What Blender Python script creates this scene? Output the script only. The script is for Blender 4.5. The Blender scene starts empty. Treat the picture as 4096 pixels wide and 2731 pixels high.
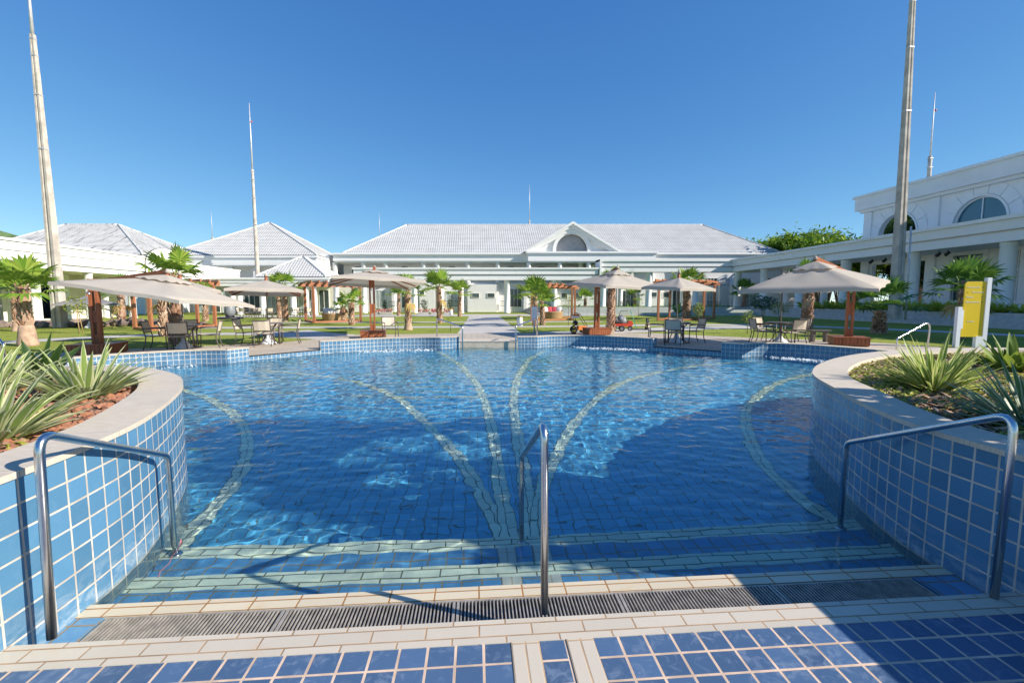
import bpy, bmesh, math, random
from mathutils import Vector, Matrix, noise
from mathutils.geometry import tessellate_polygon
R = math.radians
SC = bpy.context.scene
COL = SC.collection
rnd = random.Random(7)

# ------------------------------------------------------------------ camera, sky, sun
cam = bpy.data.cameras.new('camera'); cam.lens = 16.0; cam.sensor_width = 36
cam.clip_start = .05; cam.clip_end = 6000
camo = bpy.data.objects.new('camera', cam); COL.objects.link(camo)
camo.location = (0, 0, 1.5); camo.rotation_euler = (R(90 - 5.14), 0, R(-4.4))
SC.camera = camo

SUN_EL, SUN_AZ = R(30), math.atan2(.92, -.39)          # azimuth clockwise from +Y
SUN = Vector((math.sin(SUN_AZ) * math.cos(SUN_EL), math.cos(SUN_AZ) * math.cos(SUN_EL), math.sin(SUN_EL)))
world = bpy.data.worlds.new('World'); SC.world = world; world.use_nodes = True
wn = world.node_tree
sky = wn.nodes.new('ShaderNodeTexSky'); sky.sky_type = 'NISHITA'; sky.sun_disc = False
sky.sun_elevation = SUN_EL; sky.sun_rotation = SUN_AZ
sky.air_density = .7; sky.dust_density = 0; sky.ozone_density = 2.2; sky.altitude = 1500
sp_ = wn.nodes.new('ShaderNodeSeparateColor'); cb_ = wn.nodes.new('ShaderNodeCombineColor'); wn.links.new(sky.outputs[0], sp_.inputs[0])
for i, (k, g) in enumerate(((.86, 1.08), (1.60, .78), (3.06, .46))):      # deep blue, low-contrast tropical sky
    p = wn.nodes.new('ShaderNodeMath'); p.operation = 'POWER'; p.inputs[1].default_value = g; wn.links.new(sp_.outputs[i], p.inputs[0])
    q = wn.nodes.new('ShaderNodeMath'); q.operation = 'MULTIPLY'; q.inputs[1].default_value = k; wn.links.new(p.outputs[0], q.inputs[0]); wn.links.new(q.outputs[0], cb_.inputs[i])
wn.links.new(cb_.outputs[0], wn.nodes['Background'].inputs[0])
wn.nodes['Background'].inputs[1].default_value = .072
sl = bpy.data.lights.new('sun', 'SUN'); sl.energy = 4.4; sl.angle = R(.5); sl.color = (1, .93, .82)
sl.cycles.is_caustics_light = True
slo = bpy.data.objects.new('sun', sl); COL.objects.link(slo)
slo.rotation_euler = SUN.to_track_quat('Z', 'Y').to_euler(); slo.location = SUN * 50
SC.view_settings.view_transform = 'Standard'; SC.view_settings.look = 'None'
SC.view_settings.exposure = .85; SC.view_settings.gamma = 1
SC.cycles.use_denoising = True
SC.cycles.max_bounces = 10; SC.cycles.transmission_bounces = 6; SC.cycles.transparent_max_bounces = 8
SC.cycles.sample_clamp_indirect = 8

# ------------------------------------------------------------------ mesh helper
SKEW = [0.0]          # the far buildings stand a few degrees off the pool's axis
class MB:
    def __init__(s): s.v = []; s.f = []; s.uv = []; s.sm = []
    def face(s, idx, uv=None, smooth=False): s.f.append(tuple(idx)); s.uv.append(uv); s.sm.append(smooth)
    def quad(s, a, b, c, d, uv=None, smooth=False):
        n = len(s.v); s.v += [tuple(a), tuple(b), tuple(c), tuple(d)]; s.face((n, n+1, n+2, n+3), uv, smooth)
    def tri(s, a, b, c, uv=None):
        n = len(s.v); s.v += [tuple(a), tuple(b), tuple(c)]; s.face((n, n+1, n+2), uv)
    def box(s, x0, x1, y0, y1, z0, z1, M=None, taper=0):
        if x0 > x1: x0, x1 = x1, x0
        if y0 > y1: y0, y1 = y1, y0
        t = taper
        P = [(x0, y0, z0), (x1, y0, z0), (x1, y1, z0), (x0, y1, z0), (x0+t, y0+t, z1), (x1-t, y0+t, z1), (x1-t, y1-t, z1), (x0+t, y1-t, z1)]
        if M is not None: P = [tuple(M @ Vector(p)) for p in P]
        n = len(s.v); s.v += P
        for q in ((0, 3, 2, 1), (4, 5, 6, 7), (0, 1, 5, 4), (1, 2, 6, 5), (2, 3, 7, 6), (3, 0, 4, 7)):
            s.face([n+i for i in q])
    def beam(s, p, q, w, h=None, up=(0, 0, 1)):
        """square bar from p to q"""
        h = h or w; p = Vector(p); q = Vector(q); d = (q - p); L = d.length; d.normalize()
        u = Vector(up)
        if abs(d.dot(u)) > .98: u = Vector((0, 1, 0))
        a = d.cross(u).normalized(); b = a.cross(d).normalized()
        M = Matrix((( d.x, a.x, b.x, p.x), (d.y, a.y, b.y, p.y), (d.z, a.z, b.z, p.z), (0, 0, 0, 1)))
        s.box(0, L, -w/2, w/2, -h/2, h/2, M)
    def tube(s, pts, r, n=8, closed=False, cap=True, uvs=False):
        pts = [Vector(p) for p in pts]; k = len(pts)
        rr = r if isinstance(r, (list, tuple)) else [r]*k
        base = len(s.v); prev = None; L = 0
        for i, p in enumerate(pts):
            if closed: d = pts[(i+1) % k] - pts[i-1]
            else: d = pts[min(i+1, k-1)] - pts[max(i-1, 0)]
            d = d.normalized() if d.length > 1e-9 else Vector((0, 0, 1))
            if prev is None:
                u = Vector((0, 0, 1)) if abs(d.z) < .9 else Vector((1, 0, 0))
                a = d.cross(u).normalized()
            else:
                a = (prev - d*prev.dot(d)).normalized()
            prev = a; b = d.cross(a)
            for j in range(n):
                t = 2*math.pi*j/n; s.v.append(tuple(p + (a*math.cos(t) + b*math.sin(t))*rr[i]))
        for i in range(k if closed else k-1):
            i2 = (i+1) % k
            for j in range(n):
                j2 = (j+1) % n
                s.face((base+i*n+j, base+i*n+j2, base+i2*n+j2, base+i2*n+j), None, True)
        if cap and not closed:
            s.face([base+j for j in range(n)][::-1]); s.face([base+(k-1)*n+j for j in range(n)])
    def lathe(s, prof, c=(0, 0, 0), n=24, smooth=True, cap=True):
        base = len(s.v); k = len(prof)
        for r, z in prof:
            for j in range(n):
                t = 2*math.pi*j/n; s.v.append((c[0]+r*math.cos(t), c[1]+r*math.sin(t), c[2]+z))
        for i in range(k-1):
            for j in range(n):
                j2 = (j+1) % n
                s.face((base+i*n+j, base+i*n+j2, base+(i+1)*n+j2, base+(i+1)*n+j), None, smooth)
        if cap:
            s.face([base+j for j in range(n)][::-1]); s.face([base+(k-1)*n+j for j in range(n)])
    def fan(s, pts, z=None, flip=False):
        P = [Vector((p[0], p[1], p[2] if len(p) > 2 else z)) for p in pts]
        n = len(s.v); s.v += [tuple(p) for p in P]
        for t in tessellate_polygon([P]):
            a, b, c = t
            nn = (P[b]-P[a]).cross(P[c]-P[a])
            if (nn.z < 0) != flip: t = (a, c, b)
            s.face([n+i for i in t])
    def sheet(s, loops, z):
        P = [[Vector((p[0], p[1], 0)) for p in L] for L in loops]
        fl = [p for L in P for p in L]; n = len(s.v)
        s.v += [(p.x, p.y, z) for p in fl]
        for a, b, c in tessellate_polygon(P):
            if (fl[b]-fl[a]).cross(fl[c]-fl[a]).z < 0: b, c = c, b
            s.face((n+a, n+b, n+c))
    def prism(s, pts, z0, z1):
        """vertical prism over a 2D outline"""
        k = len(pts); A = sum(pts[i][0]*pts[(i+1) % k][1]-pts[(i+1) % k][0]*pts[i][1] for i in range(k))
        if A < 0: pts = pts[::-1]
        n = len(s.v)
        s.v += [(p[0], p[1], z0) for p in pts] + [(p[0], p[1], z1) for p in pts]
        for i in range(k):
            j = (i+1) % k; s.face((n+i, n+j, n+k+j, n+k+i))
        s.fan(pts, z1); s.fan(pts, z0, True)
    def ext_y(s, pts, y0, y1, M=None):
        """outline in (x,z) extruded along y"""
        k = len(pts); A = sum(pts[i][0]*pts[(i+1) % k][1]-pts[(i+1) % k][0]*pts[i][1] for i in range(k))
        if A < 0: pts = pts[::-1]
        if y0 > y1: y0, y1 = y1, y0
        n0 = len(s.v)
        n = len(s.v); s.v += [(p[0], y0, p[1]) for p in pts] + [(p[0], y1, p[1]) for p in pts]
        for i in range(k):
            j = (i+1) % k; s.face((n+j, n+i, n+k+i, n+k+j)[::-1])
        P = [Vector((p[0], p[1], 0)) for p in pts]
        for a, b, c in tessellate_polygon([P]):
            if (P[b]-P[a]).cross(P[c]-P[a]).z < 0: b, c = c, b
            s.face((n+a, n+b, n+c)); s.face((n+k+a, n+k+c, n+k+b))
        if M is not None:
            for i in range(n0, len(s.v)): s.v[i] = tuple(M @ Vector(s.v[i]))
    def build(s, name, mat, parent=None, origin=None, uvscale=1.0):
        if SKEW[0]: s.v = [(v[0], v[1]+SKEW[0]*v[0], v[2]) for v in s.v]
        o3 = Vector((0, 0, 0))
        if parent is not None and origin is None and parent.get('_w'): o3 = Vector(parent.location)
        if origin is not None: o3 = Vector(origin)
        me = bpy.data.meshes.new(name)
        me.from_pydata([(v[0]-o3.x, v[1]-o3.y, v[2]-o3.z) for v in s.v], [], s.f)
        ul = me.uv_layers.new(name='UVMap')
        for p in me.polygons:
            p.use_smooth = s.sm[p.index]
            uv = s.uv[p.index]
            if uv is not None:
                for li, c in zip(p.loop_indices, uv): ul.data[li].uv = c
            else:
                n = p.normal; ax = max(range(3), key=lambda i: abs(n[i]))
                for li in p.loop_indices:
                    v = s.v[me.loops[li].vertex_index]
                    ul.data[li].uv = (v[1], v[2]) if ax == 0 else ((v[0], v[2]) if ax == 1 else (v[0], v[1]))
        if mat: me.materials.append(mat)
        me.update()
        o = bpy.data.objects.new(name, me); COL.objects.link(o)
        if parent is not None: o.parent = parent
        elif origin is not None: o.location = o3
        return o

def tag(o, label=None, cat=None, group=None, kind=None):
    if label: o['label'] = label
    if cat: o['category'] = cat
    if group: o['group'] = group
    if kind: o['kind'] = kind
    return o
def thing(name, label, cat, loc=(0, 0, 0), rz=0, group=None, world_coords=False):
    o = bpy.data.objects.new(name, None); COL.objects.link(o)
    if world_coords and SKEW[0]: loc = (loc[0], loc[1]+SKEW[0]*loc[0], loc[2])
    o.location = loc; o.rotation_euler = (0, 0, rz); o.empty_display_size = .2
    if world_coords: o['_w'] = 1
    return tag(o, label, cat, group)
def kids(o): return [c for c in COL.objects if c.parent == o]
CH = {}
def copy_thing(o, loc, rz=None, label=None, group=None, scale=None):
    r = o.copy(); COL.objects.link(r); r.location = loc
    if rz is not None: r.rotation_euler = (0, 0, rz)
    if scale: r.scale = (scale,)*3
    if label: r['label'] = label
    if group: r['group'] = group
    for c in list(o.children):
        k = c.copy(); COL.objects.link(k); k.parent = r
        for g in list(c.children):
            d = g.copy(); COL.objects.link(d); d.parent = k
    return r
def smooth_path(pts, per=6, closed=False):
    """Catmull-Rom through 2D/3D points"""
    P = [Vector(p) for p in pts]; n = len(P); out = []
    for i in range(n if closed else n-1):
        a = P[(i-1) % n] if closed or i > 0 else P[0]*2-P[1]
        b = P[i]; c = P[(i+1) % n]
        d = P[(i+2) % n] if closed or i+2 < n else P[-1]*2-P[-2]
        for k in range(per):
            t = k/per
            out.append(.5*((2*b)+(-a+c)*t+(2*a-5*b+4*c-d)*t*t+(-a+3*b-3*c+d)*t**3))
    if not closed: out.append(P[-1])
    return [tuple(p) for p in out]
def offset(pts, d, closed=False):
    """offset polyline to its left by d"""
    n = len(pts); out = []
    for i in range(n):
        a = Vector(pts[i-1][:2]) if (closed or i > 0) else None
        b = Vector(pts[i][:2]); c = Vector(pts[(i+1) % n][:2]) if (closed or i < n-1) else None
        ns = []
        if a is not None: e = (b-a).normalized(); ns.append(Vector((-e.y, e.x)))
        if c is not None: e = (c-b).normalized(); ns.append(Vector((-e.y, e.x)))
        m = sum(ns, Vector((0, 0))); m.normalize()
        k = 1/max(.4, m.dot(ns[0])); out.append(tuple(b+m*d*k))
    return out

# ------------------------------------------------------------------ materials
class NT:
    def __init__(s, name):
        s.m = bpy.data.materials.new(name); s.m.use_nodes = True; s.t = s.m.node_tree; s.b = s.t.nodes['Principled BSDF']
        s.out = s.t.nodes['Material Output']
    def n(s, k, **kw):
        q = s.t.nodes.new(k)
        for a, v in kw.items(): setattr(q, a, v)
        return q
    def l(s, a, b): s.t.links.new(a, b)
    def inp(s, sock, v):
        if hasattr(v, 'is_output') or isinstance(v, bpy.types.NodeSocket): s.l(v, sock)
        else: sock.default_value = v
    def math(s, op, a, b=0.0, c=None):
        q = s.n('ShaderNodeMath', operation=op); s.inp(q.inputs[0], a); s.inp(q.inputs[1], b)
        if c is not None: s.inp(q.inputs[2], c)
        return q.outputs[0]
    def mix(s, f, a, b):
        q = s.n('ShaderNodeMix', data_type='RGBA'); s.inp(q.inputs[0], f)
        s.inp(q.inputs[6], a if not isinstance(a, tuple) else (*a[:3], 1)); s.inp(q.inputs[7], b if not isinstance(b, tuple) else (*b[:3], 1))
        return q.outputs[2]
    def uv(s): return s.n('ShaderNodeTexCoord').outputs['UV']
    def obj(s): return s.n('ShaderNodeTexCoord').outputs['Object']
    def noise(s, vec, scale, detail=3, rough=.5, dist=0):
        q = s.n('ShaderNodeTexNoise'); s.l(vec, q.inputs['Vector']); q.inputs['Scale'].default_value = scale
        q.inputs['Detail'].default_value = detail; q.inputs['Roughness'].default_value = rough; q.inputs['Distortion'].default_value = dist
        return q.outputs[0]
    def scl(s, vec, sx, sy, sz=1):
        q = s.n('ShaderNodeMapping'); s.l(vec, q.inputs[0]); q.inputs['Scale'].default_value = (sx, sy, sz); return q.outputs[0]
    def ramp(s, f, lo, hi, a=0.0, b=1.0):
        q = s.n('ShaderNodeMapRange', interpolation_type='SMOOTHSTEP'); s.inp(q.inputs[0], f)
        q.inputs[1].default_value = lo; q.inputs[2].default_value = hi; q.inputs[3].default_value = a; q.inputs[4].default_value = b
        return q.outputs[0]
    def bump(s, h, strength=.3, dist=.01):
        q = s.n('ShaderNodeBump'); s.l(h, q.inputs['Height']); q.inputs['Strength'].default_value = strength; q.inputs['Distance'].default_value = dist
        s.l(q.outputs[0], s.b.inputs['Normal']); return q
    def set(s, col=None, rough=None, metal=None, spec=None, coat=None):
        if col is not None: s.inp(s.b.inputs['Base Color'], (*col, 1) if isinstance(col, tuple) and len(col) == 3 else col)
        if rough is not None: s.inp(s.b.inputs['Roughness'], rough)
        if metal is not None: s.b.inputs['Metallic'].default_value = metal
        if spec is not None: s.b.inputs['Specular IOR Level'].default_value = spec
        if coat is not None: s.b.inputs['Coat Weight'].default_value = coat
        return s.m
def plain(name, col, rough=.5, metal=0, var=.12, scale=3, spec=.5, bump=0, bscale=40):
    t = NT(name); o = t.obj()
    f = t.ramp(t.noise(o, scale, 4, .6), .3, .7)
    t.set(t.mix(f, tuple(c*(1-var) for c in col), tuple(min(1, c*(1+var)) for c in col)), rough, metal, spec)
    if bump: t.bump(t.noise(o, bscale, 3), bump, .005)
    return t.m
def tile(name, pu, pv, g, col, gcol, var=.1, rough=.18, brick=False, scuff=0, scol=(.5, .55, .65), offs=(0, 0), stain=0, stcol=(.35, .2, .08), gvar=.25, lime=None):
    t = NT(name); uv = t.uv(); sp = t.n('ShaderNodeSeparateXYZ'); t.l(uv, sp.inputs[0])
    u = t.math('DIVIDE', t.math('ADD', sp.outputs[0], offs[0]), pu); v = t.math('DIVIDE', t.math('ADD', sp.outputs[1], offs[1]), pv)
    fv = t.math('FLOOR', v)
    if brick: u = t.math('ADD', u, t.math('MULTIPLY', t.math('MODULO', fv, 2.0), .5))
    fu = t.math('FLOOR', u)
    du = t.math('SUBTRACT', u, fu); dv = t.math('SUBTRACT', v, fv)
    du = t.math('MULTIPLY', t.math('MINIMUM', du, t.math('SUBTRACT', 1.0, du)), pu)
    dv = t.math('MULTIPLY', t.math('MINIMUM', dv, t.math('SUBTRACT', 1.0, dv)), pv)
    d = t.math('MINIMUM', du, dv)
    ns = t.noise(uv, 9, 3)
    d = t.math('ADD', d, t.math('MULTIPLY', t.math('SUBTRACT', ns, .5), g*.25))
    tilem = t.ramp(d, g*.5, g*.5+.0018)
    cx = t.n('ShaderNodeCombineXYZ'); t.l(fu, cx.inputs[0]); t.l(fv, cx.inputs[1])
    wn_ = t.n('ShaderNodeTexWhiteNoise', noise_dimensions='3D'); t.l(cx.outputs[0], wn_.inputs[0])
    r = wn_.outputs[0]
    c = t.mix(r, tuple(x*(1-var) for x in col), tuple(min(1, x*(1+var)) for x in col))
    if scuff:
        n2 = t.noise(uv, 14, 6, .65, 1.5); n3 = t.noise(uv, 3.3, 3)
        c = t.mix(t.math('MULTIPLY', t.ramp(t.math('MULTIPLY', n2, t.math('ADD', n3, .5)), .48, .75), scuff), c, scol)
    gn = t.ramp(t.noise(uv, 5, 4, .6), .35, .65)
    gc = t.mix(gn, tuple(x*(1-gvar) for x in gcol), tuple(min(1, x*(1+gvar*.5)) for x in gcol))
    c = t.mix(tilem, gc, c)
    if stain:
        c = t.mix(t.math('MULTIPLY', t.ramp(t.noise(uv, 4.5, 5, .65), .55, .75), stain), c, stcol)
    if lime:        # mineral bloom creeping up from the water line
        z0_, z1_ = lime; k = t.ramp(sp.outputs[1], z0_, z1_, 1.0, 0.0)
        n4 = t.ramp(t.noise(t.scl(uv, 1, 2.2), 7, 6, .7, .8), .42, .66)
        c = t.mix(t.math('MULTIPLY', t.math('MULTIPLY', k, n4), .5), c, (.50, .55, .58))
        c = t.mix(t.math('MULTIPLY', t.ramp(sp.outputs[1], -.13, -.085, 1.0, 0.0), .55), c, (.22, .23, .17))
    t.set(c, t.math('SUBTRACT', .75, t.math('MULTIPLY', tilem, .75-rough)))
    t.bump(t.math('ADD', tilem, t.math('MULTIPLY', t.noise(uv, 16, 2), .25)), .5, .003)
    return t.m

MT = {}
def paint(name, col):
    t = NT(name); o = t.obj()
    a = t.ramp(t.noise(o, .5, 4, .6), .3, .7); b = t.ramp(t.noise(t.scl(o, 2.2, 2.2, .18), 2.0, 5, .65), .52, .75)
    c = t.mix(a, tuple(x*.95 for x in col), col); c = t.mix(t.math('MULTIPLY', b, .22), c, (.52, .51, .48))
    t.set(c, .6); t.bump(t.noise(o, 25, 3), .05, .005); return t.m
MT['white'] = paint('white_render', (.82, .81, .79))
MT['cream_wall'] = plain('cream_render', (.74, .71, .64), .65, var=.03, scale=.5)
MT['steel'] = plain('polished_steel', (.62, .63, .65), .24, 1.0, var=.08, scale=6)
MT['coping'] = None
def coping_mat():
    t = NT('brushed_sandstone'); uv = t.uv()
    a = t.noise(t.scl(uv, 26, 3), 3.5, 5, .65); b = t.noise(uv, 2.2, 3)
    c = t.mix(t.ramp(a, .3, .75), (.48, .41, .32), (.68, .59, .48)); c = t.mix(t.ramp(b, .35, .7, 0, .5), c, (.50, .44, .37))
    sx = t.n('ShaderNodeSeparateXYZ'); t.l(uv, sx.inputs[0]); q = t.math('FRACT', t.math('DIVIDE', sx.outputs[0], .62)); q = t.math('MINIMUM', q, t.math('SUBTRACT', 1.0, q))
    c = t.mix(t.ramp(t.math('ADD', q, t.math('MULTIPLY', t.noise(uv, 20, 2), .004)), .004, .0085, .55, 0), c, (.26, .22, .17))
    c = t.mix(t.math('MULTIPLY', t.ramp(t.noise(uv, 1.1, 6, .7), .55, .72), .35), c, (.34, .30, .25))
    t.set(c, .8); t.bump(a, .35, .004); return t.m
MT['coping'] = coping_mat()
BLUE = (.082, .205, .335)
GR = (.54, .48, .41)
MT['wall_tile'] = tile('blue_wall_tile', .12, .12, .009, BLUE, GR, .14, .12, scuff=.08, scol=(.24, .38, .52), lime=(-.1, .16))
MT['far_tile'] = tile('blue_far_wall_tile', .12, .12, .012, (.095, .20, .31), (.56, .54, .50), .14, .15, scuff=.25, scol=(.25, .4, .55))
MT['deck_tile'] = tile('blue_deck_tile', .12, .12, .010, (.070, .125, .225), (.66, .48, .35), .18, .30, scuff=.6, scol=(.20, .26, .35), offs=(.10, .04))
MT['floor_tile'] = tile('blue_pool_tile', .12, .12, .008, (.11, .37, .56), (.15, .20, .19), .14, .3, scuff=.25, scol=(.18, .45, .60))
MT['step_tile'] = tile('blue_step_tile', .12, .12, .009, (.10, .25, .42), (.26, .20, .12), .12, .3, scuff=.4, scol=(.22, .36, .46), offs=(.10, 0))
MT['cream_tile'] = tile('cream_nosing_tile', .24, .074, .006, (.57, .50, .40), (.40, .26, .15), .05, .28, brick=True, scuff=.25, scol=(.5, .45, .36), stain=.25, stcol=(.55, .36, .18), offs=(0, .01))
MT['cream_band'] = tile('cream_band_tile', .061, .24, .006, (.57, .50, .40), (.48, .33, .2), .05, .28, scuff=.2, scol=(.5, .45, .36))
MT['cream_wet'] = tile('cream_line_tile', .24, .075, .008, (.72, .68, .50), (.17, .15, .08), .1, .4, brick=True, scuff=.3, scol=(.42, .43, .32))
MT['overflow_tile'] = tile('overflow_edge_tile', .24, .1, .007, (.62, .53, .38), (.36, .17, .05), .05, .25, stain=.55, stcol=(.60, .36, .12))
MT['beige_tile'] = tile('beige_riser_tile', .12, .12, .012, (.55, .46, .34), (.62, .55, .45), .08, .4)

def water_mat():
    t = NT('pool_water'); t.t.nodes.remove(t.b)
    g = t.n('ShaderNodeBsdfGlass'); g.inputs['IOR'].default_value = 1.33; g.inputs['Roughness'].default_value = 0
    g.inputs['Color'].default_value = (.84, .965, 1.0, 1)
    t.l(g.outputs[0], t.out.inputs[0]); return t.m
MT['water'] = water_mat()

# ------------------------------------------------------------------ the pool
WZ, FZ = -.12, -.85
def rec(o): o.cycles.is_caustics_receiver = True; return o

def wave(x, y):
    k = min(1, .55 + .06*y)
    return WZ + k*((.0055+.0005*max(0, y-5))*noise.noise(Vector((x*2.6, y*4.2, 0))) + .0062*noise.noise(Vector((x*6.0+3, y*9.0, 1))) + .0024*noise.noise(Vector((x*14+7, y*19, 2))))
def water():
    xs = []; x = -11.2
    while x < 11.0:
        xs.append(x); x += .030 if -3.2 < x < 3.6 else .05
    ys = []; y = 2.40
    while y < 16.6:
        ys.append(y); y += .026 if y < 5 else (.04 if y < 8 else .06)
    m = MB(); w = len(xs)
    for y in ys:
        for x in xs: m.v.append((x, y, wave(x, y)))
    for j in range(len(ys)-1):
        for i in range(w-1):
            a = j*w+i; m.f.append((a, a+1, a+w+1, a+w))
    me = bpy.data.meshes.new('water'); me.from_pydata(m.v, [], m.f)
    me.polygons.foreach_set('use_smooth', [True]*len(me.polygons))
    me.materials.append(MT['water']); o = bpy.data.objects.new('water', me); COL.objects.link(o)
    o.cycles.is_caustics_caster = True
    tag(o, kind='structure')
water()

def flat(name, mat, x0, x1, y0, y1, z, kind='structure', uv=None):
    m = MB(); m.quad((x0, y0, z), (x1, y0, z), (x1, y1, z), (x0, y1, z), uv); o = m.build(name, mat); tag(o, kind=kind); return o
rec(flat('pool_floor', MT['floor_tile'], -12, 12, 3.0, 18, FZ))
# entry deck, gutter, steps (mind the butt joints)
m = MB(); m.box(-2.3, 3.0, -1.6, 1.872, -.3, 0); tag(m.build('entry_deck', MT['deck_tile']), kind='structure')
m = MB(); m.box(-2.3, 3.0, 1.872, 2.02, -.3, .003); tag(m.build('deck_edge', MT['cream_tile']), kind='structure')
for i, (a, b) in enumerate(((.14, .262), (.385, .507))):
    m = MB(); m.quad((a, -1.5, .004), (b, -1.5, .004), (b, 1.871, .004), (a, 1.871, .004), [(0, 0), (.122, 0), (.122, 3.37), (0, 3.37)])
    tag(m.build('deck_band', MT['cream_band']), kind='structure')
m = MB(); m.box(-2.3, 3.0, 2.02, 2.335, -.5, -.17); m.box(-2.3, -1.90, 2.02, 2.335, -.17, -.105); m.box(2.52, 3.0, 2.02, 2.335, -.17, -.105)
rec(tag(m.build('gutter_channel', MT['step_tile']), kind='structure'))
m = MB(); m.box(-2.6, 3.4, 2.335, 2.435, -.6, -.1); rec(tag(m.build('overflow_edge', MT['overflow_tile']), kind='structure'))
m = MB(); m.box(-2.8, 3.6, 2.435, 2.66, -.9, -.27); rec(tag(m.build('pool_step', MT['step_tile']), kind='structure'))
m = MB(); m.box(-2.8, 3.6, 2.66, 2.81, -.9, -.268); rec(tag(m.build('step_edge', MT['cream_wet']), kind='structure'))
m = MB(); m.box(-3.2, 4.2, 2.81, 3.115, -.9, -.42); rec(tag(m.build('pool_step', MT['step_tile']), kind='structure'))
m = MB(); m.box(-3.2, 4.2, 3.115, 3.265, -.9, -.418); rec(tag(m.build('step_edge', MT['cream_wet']), kind='structure'))
for a, b in ((.14, .262), (.385, .507)):
    for y0, y1, z in ((2.436, 2.659, -.266), (2.811, 3.114, -.416)):
        m = MB(); m.quad((a, y0, z), (b, y0, z), (b, y1, z), (a, y1, z), [(0, 0), (.122, 0), (.122, y1-y0), (0, y1-y0)])
        rec(tag(m.build('step_band', MT['cream_band']), kind='structure'))
def strip(pts, w, z, mat, name, closed=False):
    P = smooth_path(pts, 6, closed); L = offset(P, w/2, closed); Q = offset(P, -w/2, closed); m = MB(); s = 0
    n = len(P)
    for i in range(n if closed else n-1):
        j = (i+1) % n; d = (Vector(P[j][:2])-Vector(P[i][:2])).length
        m.quad((*Q[i], z), (*Q[j], z), (*L[j], z), (*L[i], z), [(s, 0), (s+d, 0), (s+d, w), (s, w)]); s += d
    rec(tag(m.build(name, mat), kind='structure'))
LN = [[(.22, 3.27), (.18, 3.77), (.04, 4.36), (-.19, 5.22), (-.48, 6.02), (-.88, 7.02), (-1.43, 8.31), (-2.03, 9.25), (-2.90, 10.24), (-4.0, 11.0), (-5.4, 11.6)],
      [(.27, 3.27), (.24, 4.15), (.22, 4.98), (.21, 6.29), (.13, 7.98), (0, 9.43), (-.22, 10.9), (-.63, 13.0), (-1.3, 15.3)],
      [(.42, 3.27), (.46, 4.15), (.51, 4.96), (.55, 6.26), (.64, 7.94), (.81, 9.51), (1.14, 11.41), (1.57, 13.33), (2.3, 15.4)],
      [(.47, 3.27), (.53, 3.84), (.70, 4.65), (.93, 5.28), (1.20, 6.00), (1.67, 7.08), (2.17, 8.04), (2.77, 9.03), (3.63, 10.03), (5.11, 11.20), (6.39, 11.83), (7.79, 12.29)],
      [(-2.3, 3.27), (-2.37, 3.69), (-2.41, 4.12), (-2.50, 4.68), (-2.63, 5.19), (-2.89, 5.81), (-3.29, 6.56), (-3.91, 7.46), (-4.55, 8.19), (-5.16, 8.80), (-6.5, 9.8)],
      [(3.06, 3.27), (3.07, 3.73), (3.10, 4.14), (3.23, 4.76), (3.60, 5.64), (4.19, 6.71), (4.73, 7.45), (5.54, 8.32), (6.62, 9.29), (7.93, 10.11), (9, 10.7)]]
for i, L in enumerate(LN): strip(L, .155, FZ+.004+.002*i, MT['cream_wet'], 'pool_line')
strip([(.25+5.0*math.cos(t*math.pi/12), 9.8+1.42*math.sin(t*math.pi/12)) for t in range(24)], .05, FZ+.02, MT['cream_wet'], 'pool_ring', True)

def wallrun(pts, thick, z0, z1, mat, name, label, coping=True, cop_mat=None, side=1):
    """low tiled pool wall along a polyline whose pool side is on the right (side=1)"""
    m = MB(); c = MB(); B = offset(pts, thick); s = 0; n = len(pts); zt = z1-.025
    t = thing(name, label, 'pool wall', (pts[n//2][0], pts[n//2][1], 0), world_coords=True)
    for i in range(n-1):
        d = (Vector(pts[i+1][:2])-Vector(pts[i][:2])).length
        a, b, e, f = pts[i], pts[i+1], B[i+1], B[i]
        m.quad((*a[:2], z0), (*b[:2], z0), (*b[:2], zt), (*a[:2], zt), [(s, z0), (s+d, z0), (s+d, zt), (s, zt)])
        m.quad((*e, z0), (*f, z0), (*f, zt), (*e, zt), [(s, z0), (s+d, z0), (s+d, zt), (s, zt)])
        m.quad((*a[:2], zt), (*b[:2], zt), (*e, zt), (*f, zt)); s += d
    for i, sg in ((0, 1), (n-1, -1)):
        a, f = (pts[i], B[i]) if sg > 0 else (B[i], pts[i])
        m.quad((*f[:2], z0), (*a[:2], z0), (*a[:2], zt), (*f[:2], zt), [(0, z0), (thick, z0), (thick, zt), (0, zt)])
    rec(m.build('wall', mat, t))
    if coping:
        A2 = offset(pts, -.015); B2 = offset(pts, thick+.015)
        for i in range(n-1):
            c.quad((*A2[i], z1), (*A2[i+1], z1), (*B2[i+1], z1), (*B2[i], z1))
            c.quad((*A2[i], zt+.001), (*A2[i+1], zt+.001), (*A2[i+1], z1), (*A2[i], z1))
            c.quad((*B2[i+1], zt+.001), (*B2[i], zt+.001), (*B2[i], z1), (*B2[i+1], z1))
        for i, sg in ((0, 1), (n-1, -1)):
            a, f = (A2[i], B2[i]) if sg > 0 else (B2[i], A2[i])
            c.quad((*f, zt+.001), (*a, zt+.001), (*a, z1), (*f, z1))
        c.build('coping', cop_mat or MT['coping'], t)
    return t
def P2(*a): return smooth_path([(x, y, 0) for x, y in a], 5)
wA = P2((-11.0, 7.6), (-10.4, 8.9), (-9.7, 9.9), (-8.93, 10.9), (-8.33, 11.6), (-7.28, 12.2), (-6.47, 12.27)) + [(-6.21, 12.84, 0)]
wB = [(-4.80, 14.32, 0)] + P2((-4.24, 14.62), (-3.5, 15.15), (-2.75, 15.45), (-1.9, 15.6), (-1.24, 15.51)) + [(-.60, 15.75, 0)]
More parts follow.
